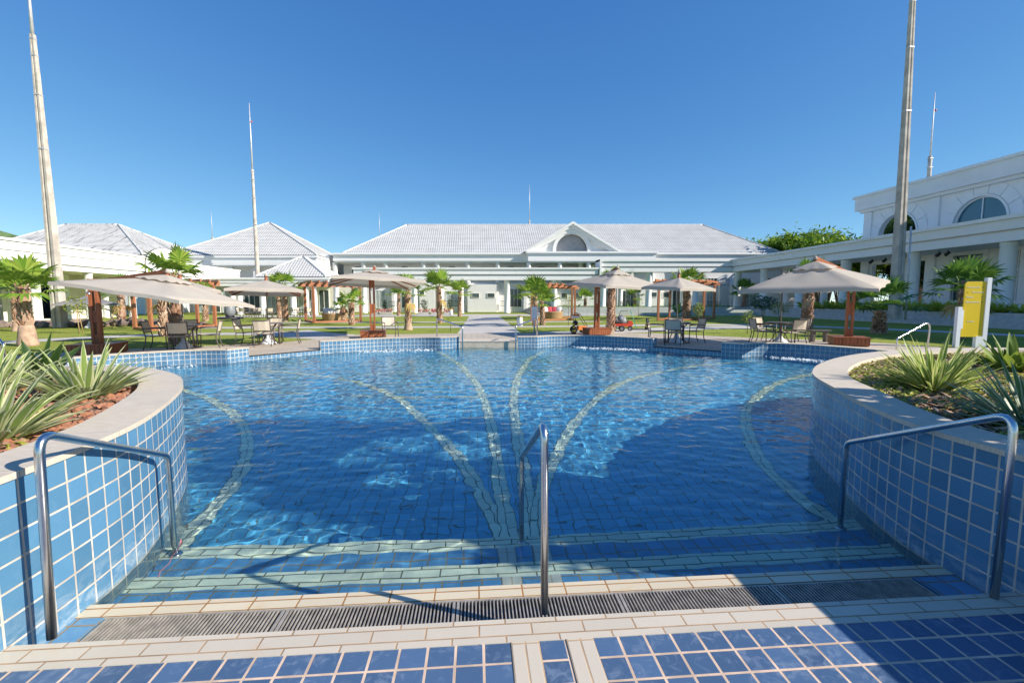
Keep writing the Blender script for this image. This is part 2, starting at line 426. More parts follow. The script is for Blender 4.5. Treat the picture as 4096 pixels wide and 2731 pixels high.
wC = [(1.40, 15.60, 0)] + P2((2.08, 15.62), (2.7, 15.95), (3.5, 16.02), (4.4, 15.7), (5.2, 15.1)) + [(5.78, 14.52, 0)]
wD = [(7.25, 12.96, 0)] + P2((7.66, 12.56), (8.3, 12.72), (8.95, 12.5), (9.54, 11.85), (10.1, 10.8), (10.5, 9.5), (10.7, 8.2), (10.8, 6.0))
wallrun(wA, .3, -1, .23, MT['far_tile'], 'pool_wall', 'blue tiled curved pool wall behind the left planter, below the wooden-based parasol')
wallrun(wB, .3, -1, .26, MT['far_tile'], 'pool_wall', 'blue tiled curved pool wall left of the far entry, in front of the lone cream chair')
wallrun(wC, .3, -1, .26, MT['far_tile'], 'pool_wall', 'blue tiled curved pool wall right of the far entry, in front of the gardening machines')
wallrun(wD, .3, -1, .26, MT['far_tile'], 'pool_wall', 'blue tiled curved pool wall at the right rear, running in behind the right planter')
wallrun([wA[-1], wB[0]], .25, -1, -.006, MT['far_tile'], 'pool_edge', 'low tiled pool edge under the open deck beside the left cafe table set', False)
wallrun([wC[-1], wD[0]], .25, -1, -.006, MT['far_tile'], 'pool_edge', 'low tiled pool edge under the open deck by the right dark cafe table set', False)
wallrun([wB[-1], wC[0]], .9, -1, .10, MT['beige_tile'], 'entry_sill', 'beige tiled sill of the far pool entry at the end of the straight path', True)

def planter(name, label, out, ztop, cw):
    pts = smooth_path([(x, y, 0) for x, y in out], 5)
    t = thing(name, label, 'planter', (sum(p[0] for p in pts)/len(pts), sum(p[1] for p in pts)/len(pts), 0), world_coords=True)
    m = MB(); c = MB(); n = len(pts); s = 0; zt = ztop-.03
    A2 = offset(pts, -.012); I = offset(pts, cw)
    inner = MB()
    for i in range(n-1):
        d = (Vector(pts[i+1][:2])-Vector(pts[i][:2])).length; a, b = pts[i], pts[i+1]
        m.quad((*a[:2], -1), (*b[:2], -1), (*b[:2], zt), (*a[:2], zt), [(s, -1), (s+d, -1), (s+d, zt), (s, zt)], True)
        c.quad((*A2[i], ztop), (*A2[i+1], ztop), (*I[i+1], ztop), (*I[i], ztop), [(s, 0), (s+d, 0), (s+d, cw), (s, cw)])
        c.quad((*A2[i], zt), (*A2[i+1], zt), (*A2[i+1], ztop), (*A2[i], ztop), [(s, 0), (s+d, 0), (s+d, .03), (s, .03)])
        c.quad((*a[:2], zt), (*b[:2], zt), (*A2[i+1], zt), (*A2[i], zt))
        inner.quad((*I[i+1], ztop-.3), (*I[i], ztop-.3), (*I[i], ztop), (*I[i+1], ztop), [(s, 0), (s+d, 0), (s+d, .3), (s, .3)])
        s += d
    rec(m.build('wall', MT['wall_tile'], t)); c.build('coping', MT['coping'], t); inner.build('inner_face', MT['coping'], t)
    return t, pts, I
# ------------------------------------------------------------------ ground
def grass_mat(name, a, b, c):
    t = NT(name); o = t.obj()
    f = t.ramp(t.noise(o, .35, 5, .6), .3, .7); g = t.ramp(t.noise(t.scl(o, 1, .6), 9, 5, .7), .3, .7)
    col = t.mix(f, a, b); col = t.mix(t.math('MULTIPLY', g, .6), col, c)
    col = t.mix(t.math('MULTIPLY', t.ramp(t.noise(o, .8, 6, .7), .54, .70), .65), col, tuple(x*k for x, k in zip(b, (1.12, .88, 1.3))))
    t.set(col, .9, spec=.15); t.bump(t.noise(o, 60, 3, .7), 1.0, .03); return t.m
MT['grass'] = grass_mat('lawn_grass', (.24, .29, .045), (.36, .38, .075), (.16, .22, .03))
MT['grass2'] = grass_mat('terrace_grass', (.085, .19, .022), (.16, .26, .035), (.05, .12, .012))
def paver_mat(name, a, b, pu, pv, g=.012, jc=.6):
    t = NT(name); uv = t.uv(); br = t.n('ShaderNodeTexBrick'); t.l(uv, br.inputs[0])
    br.inputs['Color1'].default_value = (*a, 1); br.inputs['Color2'].default_value = (*b, 1); br.inputs['Mortar'].default_value = (*[x*jc for x in a], 1)
    br.inputs['Scale'].default_value = 1; br.inputs['Brick Width'].default_value = pu; br.inputs['Row Height'].default_value = pv; br.inputs['Mortar Size'].default_value = g
    n = t.ramp(t.noise(t.obj(), .9, 5, .65), .3, .72)
    c = t.mix(t.math('MULTIPLY', n, .45), br.outputs[0], tuple(x*.68 for x in a))
    t.set(c, .8); t.bump(t.noise(uv, 30, 3), .3, .004); return t.m
MT['deck'] = paver_mat('beige_deck_paving', (.46, .39, .31), (.52, .45, .37), .5, .25)
MT['path'] = paver_mat('grey_path_pavers', (.52, .48, .44), (.60, .56, .51), .22, .11, .008, .7)
def soil(): return plain('dark_soil', (.13, .075, .045), .95, var=.4, scale=9, bump=.8, bscale=30)
MT['soil'] = soil()

m = MB(); m.sheet([[(-400, -60), (400, -60), (400, 500), (-400, 500)], [(-13, -2.6), (-13, 13), (-6, 16.8), (6, 17.5), (13, 14), (13, -2.6)]], -.012)
tag(m.build('lawn', MT['grass']), kind='structure')
hole = [(-10.4, -1.5), (-10.95, 7.6)] + [(p[0], p[1]+.04) for p in wA[1:-1]] + [(-6.215, 12.85)] + [(-4.805, 14.325)] + [(p[0], p[1]+.04) for p in wB[1:-1]] + \
       [(-.6, 15.8), (1.4, 15.65)] + [(p[0], p[1]+.04) for p in wC[1:-1]] + [(5.785, 14.525), (7.255, 12.965)] + [(p[0]+.02, p[1]+.04) for p in wD[1:-1]] + [(10.85, 6.0), (10.4, -1.5)]
deckout = [(-16.5, -4), (-16, 9), (-13.5, 12.2), (-11, 14.8), (-8.4, 16.1), (-7, 17.0), (-6.2, 18.2), (-5.2, 20.4), (-1.1, 20.9), (2.1, 20.9), (5.2, 20.7), (8.2, 20.3), (9.6, 18.9), (11.2, 17.5), (13.2, 16.3), (14.5, 14.8), (15.4, 12), (15.8, 7), (15.8, -4)]
m = MB(); m.sheet([deckout, hole], 0); tag(m.build('pool_deck', MT['deck']), kind='structure')
def road(name, pts, w, z, mat=None):
    P = smooth_path([(x, y, 0) for x, y in pts], 6); L = offset(P, w/2); Q = offset(P, -w/2); m = MB(); s = 0
    for i in range(len(P)-1):
        d = (Vector(P[i+1])-Vector(P[i])).length
        m.quad((*Q[i], z), (*Q[i+1], z), (*L[i+1], z), (*L[i], z), [(s, 0), (s+d, 0), (s+d, w), (s, w)]); s += d
    tag(m.build(name, mat or MT['path']), kind='structure')
road('path', [(.55, 20.4), (.62, 30), (.72, 44.5)], 2.9, -.004)
road('path', [(-24, 45), (-10, 46.5), (0, 47.2), (14, 47.5)], 5.6, -.008)
road('path', [(-15, 32.6), (-5, 32.2), (5, 32.2), (9, 32.4)], 1.3, -.008)
road('path', [(-17, 26.6), (-5, 26.3), (5, 26.4), (12, 27.4), (17.5, 26.5), (21.5, 22.5), (24, 16), (25, 8)], 1.7, -.007)
road('path', [(-18.5, 8), (-18, 14), (-17, 17.8), (-14.8, 20.6), (-11, 21.6), (-7.6, 20.6), (-4.5, 18.9)], 1.5, -.006)
road('path', [(-4.2, 18.6), (-7.2, 20.4), (-9.6, 23.2)], 2.6, -.005)
road('path', [(3, 20.3), (8, 22.4), (12, 24.2), (16, 24.8)], 2.4, -.006)

# ------------------------------------------------------------------ terraces on the right
SKEW[0] = -.077
MT['band'] = plain('terrace_stone', (.50, .50, .49), .8, var=.12, scale=3, bump=.2)
def terrace(k):
    X, Y, z = 28.2+.42*k, 46+1.4*k, .27*(k+1); x0 = 6.2+.4*k
    t = thing('terrace_bank', ['lowest stone edged grass step below the right arcade', 'middle stone edged grass step below the right arcade', 'topmost stone edged grass step along the right arcade'][k], 'terrace', (x0, Y, 0), world_coords=True)
    m = MB(); w = .16; zb = -.3
    m.prism([(x0, Y), (X, Y), (X, -8), (X+w, -8), (X+w, Y+w), (x0+w, Y+w), (x0+w, 60), (x0, 60)], zb, z)
    m.build('edge_wall', MT['band'], t)
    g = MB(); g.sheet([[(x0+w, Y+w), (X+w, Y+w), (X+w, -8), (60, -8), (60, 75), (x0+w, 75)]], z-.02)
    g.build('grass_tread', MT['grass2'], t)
for k in range(3): terrace(k)
SKEW[0] = 0

# ------------------------------------------------------------------ planters and what grows in them
LEFT = [(-2.05, -1.6), (-2.04, .4), (-2.04, 1.9), (-2.05, 2.48), (-2.12, 2.95), (-2.30, 3.48), (-2.52, 4.0), (-2.71, 4.35), (-2.98, 4.73), (-3.36, 5.10), (-3.85, 5.42), (-4.5, 5.6), (-5.5, 5.66), (-6.8, 5.5), (-8.2, 5.0), (-9.8, 4.2)]
RIGHT = [(10.8, 6.2), (9.6, 6.75), (8.5, 6.98), (7.2, 6.85), (6.06, 6.5), (5.08, 5.96), (4.30, 5.35), (3.82, 4.85), (3.52, 4.42), (3.21, 3.75), (2.95, 3.15), (2.80, 2.6), (2.79, 2.06), (2.79, .5), (2.79, -1.6)]
pl, plO, plI = planter('planter', 'left raised planter with blue tiled wall and sandstone coping, filled with red lava rock', LEFT, .75, .31)
pr, prO, prI = planter('planter', 'right raised planter with blue tiled wall and sandstone coping, overgrown with yellowish ground cover', RIGHT, .71, .31)
inL = [(p[0], p[1]) for p in plI] + [(-9.8, -1.6)]
inR = [(p[0], p[1]) for p in prI] + [(10.8, -1.6)]
m = MB(); m.fan([(p[0], p[1], .66) for p in inL]); m.build('soil', MT['soil'], pl)
m = MB(); m.fan([(p[0], p[1], .63) for p in inR]); m.build('soil', MT['soil'], pr)
def inside(p, poly):
    x, y = p; r = False; n = len(poly)
    for i in range(n):
        a, b = poly[i], poly[i-1]
        if (a[1] > y) != (b[1] > y) and x < (b[0]-a[0])*(y-a[1])/(b[1]-a[1])+a[0]: r = not r
    return r
ICO = []
def _ico():
    bm = bmesh.new(); bmesh.ops.create_icosphere(bm, subdivisions=1, radius=1)
    ICO.append([tuple(v.co) for v in bm.verts]); ICO.append([tuple(v.index for v in f.verts) for f in bm.faces]); bm.free()
_ico()
def rocks(m, n, region, poly, z, r0, r1, rg, seed):
    rg = random.Random(seed); c = 0
    while c < n:
        x = rg.uniform(region[0], region[1]); y = rg.uniform(region[2], region[3])
        if not inside((x, y), poly): continue
        r = rg.uniform(r0, r1); b = len(m.v); sx, sy, sz = rg.uniform(.7, 1.3), rg.uniform(.7, 1.2), rg.uniform(.55, .9); a = rg.uniform(0, 6.3)
        for v in ICO[0]:
            j = rg.uniform(.75, 1.2); px, py = v[0]*sx*j, v[1]*sy*j
            m.v.append((x+r*(px*math.cos(a)-py*math.sin(a)), y+r*(px*math.sin(a)+py*math.cos(a)), z+r*.35+r*v[2]*sz*j))
        for f in ICO[1]: m.face([b+i for i in f])
        c += 1
def rock_mat():
    t = NT('red_lava_rock'); g = t.n('ShaderNodeNewGeometry')
    r = g.outputs['Random Per Island']; n = t.noise(t.obj(), 30, 4)
    q = t.n('ShaderNodeValToRGB'); t.l(r, q.inputs[0]); e = q.color_ramp.elements
    e[0].color = (.10, .06, .05, 1); e[1].color = (.48, .20, .11, 1)
    for p, c in ((.18, (.22, .10, .07)), (.35, (.40, .17, .09)), (.7, (.36, .15, .08)), (.85, (.30, .19, .14))):
        x = e.new(p); x.color = (*c, 1)
    t.set(t.mix(t.math('MULTIPLY', n, .4), q.outputs[0], (.20, .08, .05)), .95); return t.m
MT['rock'] = rock_mat()
m = MB(); rocks(m, 5200, (-5.4, -2.3, 1.2, 5.4), inL, .665, .013, .034, None, 3); rocks(m, 900, (-8.5, -4.5, 2, 5.4), inL, .665, .03, .05, None, 4)
tag(m.build('lava_gravel', MT['rock']), kind='stuff')
MT['rock2'] = plain('stone_boulder', (.20, .15, .12), .95, var=.45, scale=2.5, bump=.8, bscale=8)

# ground cover and mulch of the right planter
def leaf_mat(name, cols, trans=.35, rough=.5):
    t = NT(name); g = t.n('ShaderNodeNewGeometry'); q = t.n('ShaderNodeValToRGB'); t.l(g.outputs['Random Per Island'], q.inputs[0]); e = q.color_ramp.elements
    e[0].color = (*cols[0], 1); e[1].color = (*cols[-1], 1)
    for i, c in enumerate(cols[1:-1]): x = e.new((i+1)/(len(cols)-1)); x.color = (*c, 1)
    t.set(q.outputs[0], rough, spec=.35)
    tr = t.n('ShaderNodeBsdfTranslucent'); mx = t.n('ShaderNodeMixShader'); mx.inputs[0].default_value = trans
    t.l(q.outputs[0], tr.inputs[0]); t.l(t.b.outputs[0], mx.inputs[1]); t.l(tr.outputs[0], mx.inputs[2]); t.l(mx.outputs[0], t.out.inputs[0]); return t.m
MT['cover'] = leaf_mat('creeping_ground_cover', [(.16, .24, .03), (.46, .48, .08), (.58, .52, .12), (.30, .36, .05), (.46, .34, .14)])
def cover(m, n, region, poly, z, s0, s1, seed, dens):
    rg = random.Random(seed); c = 0; tries = 0
    while c < n and tries < n*8:
        tries += 1
        x = rg.uniform(region[0], region[1]); y = rg.uniform(region[2], region[3])
        if not inside((x, y), poly) or rg.random() > dens(x, y): continue
        s = rg.uniform(s0, s1); a = rg.uniform(0, 6.3); h = rg.uniform(0, .035); t = rg.uniform(-.5, .5)
        dx, dy = math.cos(a)*s, math.sin(a)*s
        m.quad((x-dx, y-dy, z+h), (x+dy*.5, y-dx*.5, z+h+t*s), (x+dx, y+dy, z+h+s*.6), (x-dy*.5, y+dx*.5, z+h-t*s*.3)); c += 1
def cd(x, y):
    k = noise.noise(Vector((x*1.3, y*1.3, 5)))
    e = 1 if (x-4.3) < .5 else .75
    return max(.04, min(1, (.78+1.5*k)*e)) if y > 2.2 else .35
m = MB(); cover(m, 21000, (2.9, 9.5, 1.2, 6.9), inR, .635, .016, .04, 5, cd); tag(m.build('ground_cover', MT['cover']), kind='stuff')
MT['chip'] = leaf_mat('bark_mulch', [(.28, .16, .10), (.52, .34, .23), (.18, .10, .07), (.60, .43, .31)], .0, .9)
m = MB(); cover(m, 9000, (2.9, 9.0, 1.2, 6.9), inR, .63, .018, .05, 6, lambda x, y: .8); tag(m.build('bark_mulch', MT['chip']), kind='stuff')
m = MB(); cover(m, 700, (-5.2, -2.3, 1.5, 5.3), inL, .68, .012, .03, 8, lambda x, y: 1 if noise.noise(Vector((x*1.4, y*1.4, 2))) > .28 else 0)
tag(m.build('ground_cover', MT['cover']), kind='stuff')

def blade_mat(name, edge, mid, base):
    t = NT(name); uv = t.uv(); sp = t.n('ShaderNodeSeparateXYZ'); t.l(uv, sp.inputs[0]); g = t.n('ShaderNodeNewGeometry')
    d = t.math('ABSOLUTE', t.math('SUBTRACT', sp.outputs[0], .5))
    k = t.ramp(t.math('ADD', d, t.math('MULTIPLY', t.math('SUBTRACT', g.outputs['Random Per Island'], .5), .22)), .22, .30)
    c = t.mix(k, mid, edge); c = t.mix(t.ramp(sp.outputs[1], .0, .25, .75, 0), c, base)
    c = t.mix(t.math('MULTIPLY', g.outputs['Random Per Island'], .35), c, tuple(x*.6 for x in mid))
    t.set(c, .42, spec=.4)
    tr = t.n('ShaderNodeBsdfTranslucent'); mx = t.n('ShaderNodeMixShader'); mx.inputs[0].default_value = .42
    t.l(c, tr.inputs[0]); t.l(t.b.outputs[0], mx.inputs[1]); t.l(tr.outputs[0], mx.inputs[2]); t.l(mx.outputs[0], t.out.inputs[0]); return t.m
MT['blade'] = blade_mat('striped_flax_leaf', (.84, .82, .52), (.32, .43, .11), (.58, .60, .30))
MT['blade_y'] = blade_mat('yellow_striped_leaf', (.80, .78, .34), (.24, .36, .06), (.50, .52, .2))
MT['blade_g'] = blade_mat('grey_green_striped_leaf', (.55, .62, .42), (.13, .24, .09), (.30, .36, .18))
MT['agave'] = blade_mat('dark_broad_leaf', (.07, .13, .03), (.04, .09, .02), (.08, .12, .03))
def blades(name, label, loc, n, L0, L1, W, mat, seed, spread=1.15, droop=.7, base_r=.12, group=None, cat='plant', up0=.12):
    rg = random.Random(seed); m = MB()
    for i in range(n):
        a = rg.uniform(0, 6.283); f = math.sqrt(rg.random()); L = rg.uniform(L0, L1)*(1-.18*f); el = R(90)-(up0+f*spread)*rg.uniform(.8, 1.15)
        dr = droop*rg.uniform(.2, 1.2)*(f+.15); w = W*rg.uniform(.7, 1.25)
        p = Vector((math.cos(a)*base_r*f, math.sin(a)*base_r*f, 0)); k = 7; az = a+rg.uniform(-.35, .35); tw = rg.uniform(-.5, .5)
        prev = None
        for j in range(k+1):
            t = j/k; e = el-dr*t*t; d = Vector((math.cos(az)*math.cos(e), math.sin(az)*math.cos(e), math.sin(e)))
            sd = Vector((-math.sin(az), math.cos(az), 0)); nn = sd.cross(d)
            sd = (sd*math.cos(tw)+nn*math.sin(tw))
            ww = w*(.55+1.0*t if t < .45 else 1.0*(1-((t-.45)/.55)**1.7))*.5+.0006
            q = (p-sd*ww, p-d.cross(sd)*ww*.35, p+sd*ww, t)
            if prev:
                b = len(m.v); m.v += [tuple(x) for x in (prev[0], prev[1], prev[2], q[0], q[1], q[2])]
                m.face((b, b+1, b+4, b+3), [(0, prev[3]), (.5, prev[3]), (.5, t), (0, t)], True); m.face((b+1, b+2, b+5, b+4), [(.5, prev[3]), (1, prev[3]), (1, t), (.5, t)], True)
            prev = q; p = p+d*(L/k)
    # weld rows so each blade is one island
    t = thing(name, label, cat, loc, 0, group); o = m.build('leaves', mat, t)
    bm = bmesh.new(); bm.from_mesh(o.data); bmesh.ops.remove_doubles(bm, verts=bm.verts, dist=1e-5); bm.to_mesh(o.data); bm.free()
    c = MB(); c.lathe([(base_r*.9, -.03), (base_r*.75, .04), (base_r*.3, .09), (.01, .1)], n=10); c.build('stem_base', MT['agave'], t)
    return t
G = 'striped strap-leaved plants in the planters'
blades('flax_plant', 'tall green and cream striped flax at the left photo edge, in red lava rock', (-2.92, 2.86, .66), 120, .36, .62, .044, MT['blade'], 11, 1.0, .7, .15, G)
blades('flax_plant', 'cream striped flax in red lava rock nearest the curved end of the left planter', (-3.36, 4.12, .66), 120, .34, .62, .042, MT['blade'], 12, 1.0, .65, .13, G)
blades('flax_plant', 'tufted yellow striped plant in the middle of the right planter, before the yellow sign', (4.42, 4.02, .63), 170, .38, .66, .040, MT['blade_y'], 13, 1.05, .65, .13, G)
blades('flax_plant', 'grey green striped tuft behind the right handrail at the photo edge', (3.78, 2.75, .63), 120, .36, .60, .040, MT['blade_g'], 14, 1.15, .75, .14, G)
blades('flax_plant', 'cream striped flax at the far left edge behind the tallest one', (-4.45, 4.45, .66), 90, .38, .66, .045, MT['blade'], 19, 1.2, .6, .16, G)
blades('agave_plant', 'dark broad leaved plant behind the striped flax in the left planter', (-4.5, 5.0, .66), 40, .4, .62, .09, MT['agave'], 15, 1.3, .5, .1)
blades('agave_plant', 'bright broad leaved plant at the far right photo edge beyond the grey green tuft', (6.5, 5.0, .63), 60, .3, .55, .10, leaf_mat('bright_broad_leaf', [(.10, .22, .02), (.28, .36, .05), (.07, .15, .02), (.34, .40, .08)]), 16, 1.2, .6, .1)

# shrubs out of frame on the right planter: their shade lies over the pool
def shrub(name, label, loc, r, h, n, s, mat, seed, trunk=.03, zc=None, cat='shrub', group=None, stems=4):
    rg = random.Random(seed); m = MB(); zc = h*.6 if zc is None else zc; hv = h-zc
    for i in range(n):
        while True:
            p = Vector((rg.uniform(-1, 1), rg.uniform(-1, 1), rg.uniform(-1, 1)))
            if .25 < p.length < 1: break
        k = 1+.35*noise.noise(p*2.2+Vector((seed, 0, 0)))
        p = Vector((p.x*r*k, p.y*r*k, zc+p.z*hv*k)); a = rg.uniform(0, 6.3); t = rg.uniform(-.9, .9); d = Vector((math.cos(a)*math.cos(t), math.sin(a)*math.cos(t), math.sin(t)))
        u = d.cross(Vector((rg.uniform(-1, 1), rg.uniform(-1, 1), 1))).normalized(); ss = s*rg.uniform(.6, 1.3)
        m.quad(p-d*ss, p+u*ss*.42, p+d*ss, p-u*ss*.42)
    t = thing(name, label, cat, loc, rg.uniform(0, 6), group); m.build('crown', mat, t)
    c = MB()
    for i in range(stems):
        a = i*6.283/stems+.4; q = r*.45*rg.uniform(.5, 1.1) if stems > 1 else 0
        c.tube([(math.cos(a)*trunk*.7, math.sin(a)*trunk*.7, -.03), (math.cos(a)*q*.4, math.sin(a)*q*.4, zc*.5), (math.cos(a)*q, math.sin(a)*q, zc+.3*hv)], [trunk, trunk*.75, trunk*.35], 6)
    c.build('trunk', MT['bark'], t); return t
MT['bark'] = plain('grey_bark', (.20, .15, .11), .9, var=.3, scale=10, bump=.5)
MT['leaf'] = leaf_mat('shrub_leaf', [(.05, .11, .015), (.10, .18, .025), (.16, .24, .04), (.07, .13, .02)])
MT['leaf_y'] = leaf_mat('yellow_green_leaf', [(.16, .24, .03), (.28, .34, .05), (.36, .36, .06), (.12, .19, .02)])
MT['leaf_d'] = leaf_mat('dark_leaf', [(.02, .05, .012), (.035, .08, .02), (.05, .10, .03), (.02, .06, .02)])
shrub('tall_shrub', 'tall leafy shrub in the right planter, shading the pool', (4.75, 2.0, .63), .95, 2.35, 2600, .10, MT['leaf'], 41, .04, 1.6)

# ------------------------------------------------------------------ gutter grates
xs = [-1.885, -1.0, -.12, .76, 1.64, 2.50]
names = ['steel gutter grate at the left end, below the left handrail', 'second steel gutter grate from the left wall', 'steel gutter grate behind the foot of the middle handrail', 'steel gutter grate right of the middle handrail', 'shaded steel gutter grate at the right end, below the right handrail']
MT['grate'] = plain('dull_steel', (.40, .36, .31), .45, .3, var=.25, scale=14)
for i in range(5):
    t = thing('gutter_grate', names[i], 'drain grate', ((xs[i]+xs[i+1])/2, 2.18, -.1), 0, 'steel grates along the pool gutter', True)
    a, b = xs[i]+.004, xs[i+1]-.004; m = MB(); f = MB()
    f.box(a, a+.014, 2.03, 2.325, -.135, -.1); f.box(b-.014, b, 2.03, 2.325, -.135, -.1)
    f.box(a+.014, b-.014, 2.03, 2.04, -.135, -.1005); f.box(a+.014, b-.014, 2.315, 2.325, -.135, -.1005)
    x = a+.022
    while x < b-.02: m.box(x, x+.0062, 2.041, 2.314, -.13, -.101); x += .0190
    f.build('frame', MT['grate'], t); m.build('bars', MT['grate'], t)

# ------------------------------------------------------------------ handrails
def bend(p, a, b, r, k=6):
    p, a, b = Vector(p), Vector(a), Vector(b); u = (a-p).normalized(); v = (b-p).normalized(); s = p+u*r; e = p+v*r
    return [tuple((1-t)**2*s+2*t*(1-t)*p+t*t*e) for t in [i/k for i in range(k+1)]]
def rail(label, foot, top, top2, foot2, r=.0185, rb=.10, rb2=.05):
    t = thing('handrail', label, 'handrail', (foot[0], foot[1], 0), 0, 'steel handrails of the pool', True)
    m = MB(); m.tube([foot]+bend(top, foot, top2, rb)+bend(top2, top, foot2, rb2, 4)+[foot2], r, 14); rec(m.build('tube', MT['steel'], t))
    for ft in (foot2,):
        f = MB(); f.lathe([(r*2.1, 0), (r*2.1, .010), (r*1.1, .014)], ft, 18); rec(f.build('flange', MT['steel'], t))
    return t
rail('polished steel handrail against the sunlit left wall', (-1.90, 2.055, .003), (-1.89, 2.07, .93), (-2.09, 3.16, .46), (-2.09, 3.17, -.418))
rail('polished steel handrail in the middle of the entry steps', (.315, 2.05, .003), (.31, 2.06, .93), (.312, 3.16, .385), (.312, 3.17, -.418))
rail('polished steel handrail against the shaded right wall', (2.60, 1.985, .003), (2.635, 2.0, .945), (2.765, 3.14, .435), (2.765, 3.15, -.418))
rail('slim grey handrail left of the far pool entry', (-1.46, 16.75, 0), (-1.46, 16.7, .85), (-.50, 15.66, .60), (-.50, 15.64, -.84), .026)
rail('slim grey handrail right of the far pool entry', (2.22, 16.75, 0), (2.22, 16.7, .85), (1.32, 15.50, .62), (1.32, 15.48, -.84), .026)
rail('curved steel handrail beyond the right planter, below the yellow sign', (12.4, 11.6, 0), (12.4, 11.55, .95), (11.1, 11.2, .5), (11.1, 11.2, 0), .021, .3)
rail('curved blue grey handrail stub beyond the left planter', (-10.7, 11.2, 0), (-10.85, 11.0, .95), (-10.3, 10.7, .55), (-10.3, 10.7, 0), .022, .3)
m = MB(); m.tube([(-2.0, 3.1, -.105), (-1.99, 3.06, -.16), (-2.0, 3.0, -.22), (-1.97, 2.93, -.24), (-1.98, 2.86, -.255), (-1.95, 2.80, -.255)], .004, 5)
rec(tag(m.build('ribbon', plain('pink_cord', (.75, .22, .25), .6)), 'thin pink cord hanging from the left handrail into the water', 'cord'))

# ------------------------------------------------------------------ white water at the jets
MT['foam'] = plain('white_foam', (.85, .88, .90), .6, var=0)
m = MB(); rg = random.Random(77)
for (x0, y0), (x1, y1), n in (((-3.6, 14.6), (-1.4, 15.0), 260), ((3.4, 15.35), (5.4, 14.5), 300), ((8.4, 12.1), (9.7, 11.2), 320), ((-8.0, 11.3), (-6.9, 11.7), 50)):
    for i in range(n):
        k = rg.random(); x = x0+(x1-x0)*k+rg.gauss(0, .10); y = y0+(y1-y0)*k+rg.gauss(0, .2); r = rg.uniform(.004, .016); b = len(m.v)
        for v in ICO[0]: m.v.append((x+v[0]*r*1.8, y+v[1]*r, WZ+.006+v[2]*r*.55+.012*rg.random()))
        for f in ICO[1]: m.face([b+q for q in f])
tag(m.build('jet_foam', MT['foam']), kind='stuff')
# ------------------------------------------------------------------ buildings
def roof_mat(name, base, dark, streak):
    t = NT(name); o = t.obj(); uv = t.uv()
    a = t.noise(o, .6, 5, .65); b = t.noise(t.scl(uv, 1.6, .22), 1.5, 6, .7); g = t.n('ShaderNodeNewGeometry').outputs['Random Per Island']
    c = t.mix(t.ramp(a, .3, .7), base, tuple(x*.86 for x in base))
    c = t.mix(t.math('MULTIPLY', t.ramp(b, .50, .68), streak), c, dark)
    c = t.mix(t.math('MULTIPLY', g, .18), c, tuple(x*.7 for x in base))
    t.set(c, .65, spec=.3); return t.m
MT['roof'] = roof_mat('white_roof_tiles', (.62, .615, .60), (.34, .34, .36), .12)
MT['roof_old'] = roof_mat('weathered_roof_tiles', (.64, .635, .62), (.13, .13, .14), 1.0)
MT['glass'] = plain('dark_window_glass', (.06, .085, .09), .06, var=.3, scale=.6, spec=.8)
MT['teal_glass'] = plain('teal_arch_glass', (.03, .13, .19), .05, var=.2, scale=.4, spec=.8)
MT['curtain'] = plain('pale_curtain_glass', (.38, .44, .43), .12, var=.25, scale=1.2, spec=.6)
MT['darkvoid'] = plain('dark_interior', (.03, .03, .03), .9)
MT['metal_dark'] = plain('dark_railing_metal', (.05, .05, .055), .5, .4)
MT['groove'] = plain('grey_joint', (.30, .30, .32), .8)
MT['grey_wall'] = plain('pale_grey_render', (.82, .81, .80), .7, var=.04, scale=.5)

def roof_face(mb, O, U, V, width, fn, p=.30, r=.42, hgt=.034):
    """barrel tiled slope: O corner, U along the eave, V up the slope, fn(u) = slope length at u"""
    O, U, V = Vector(O), Vector(U).normalized(), Vector(V).normalized(); N = U.cross(V).normalized()
    n = int(width/p); p = width/n; prof = [(0, 0), (.22, .8), (.5, 1), (.78, .8), (1, 0)]
    for i in range(n):
        L = fn((i+.5)*p)
        if L < .1: continue
        v = 0
        while v < L-.02:
            w = min(v+r, L); b = len(mb.v); k = len(prof)
            for vv, e in ((v, .035), (w, 0)):
                for a, h in prof: mb.v.append(tuple(O+U*((i+a)*p)+V*vv+N*(h*hgt+e)))
            for j in range(k-1): mb.face((b+j, b+j+1, b+k+j+1, b+k+j), [((i+prof[j][0])*p, v), ((i+prof[j+1][0])*p, v), ((i+prof[j+1][0])*p, w), ((i+prof[j][0])*p, w)])
            v = w
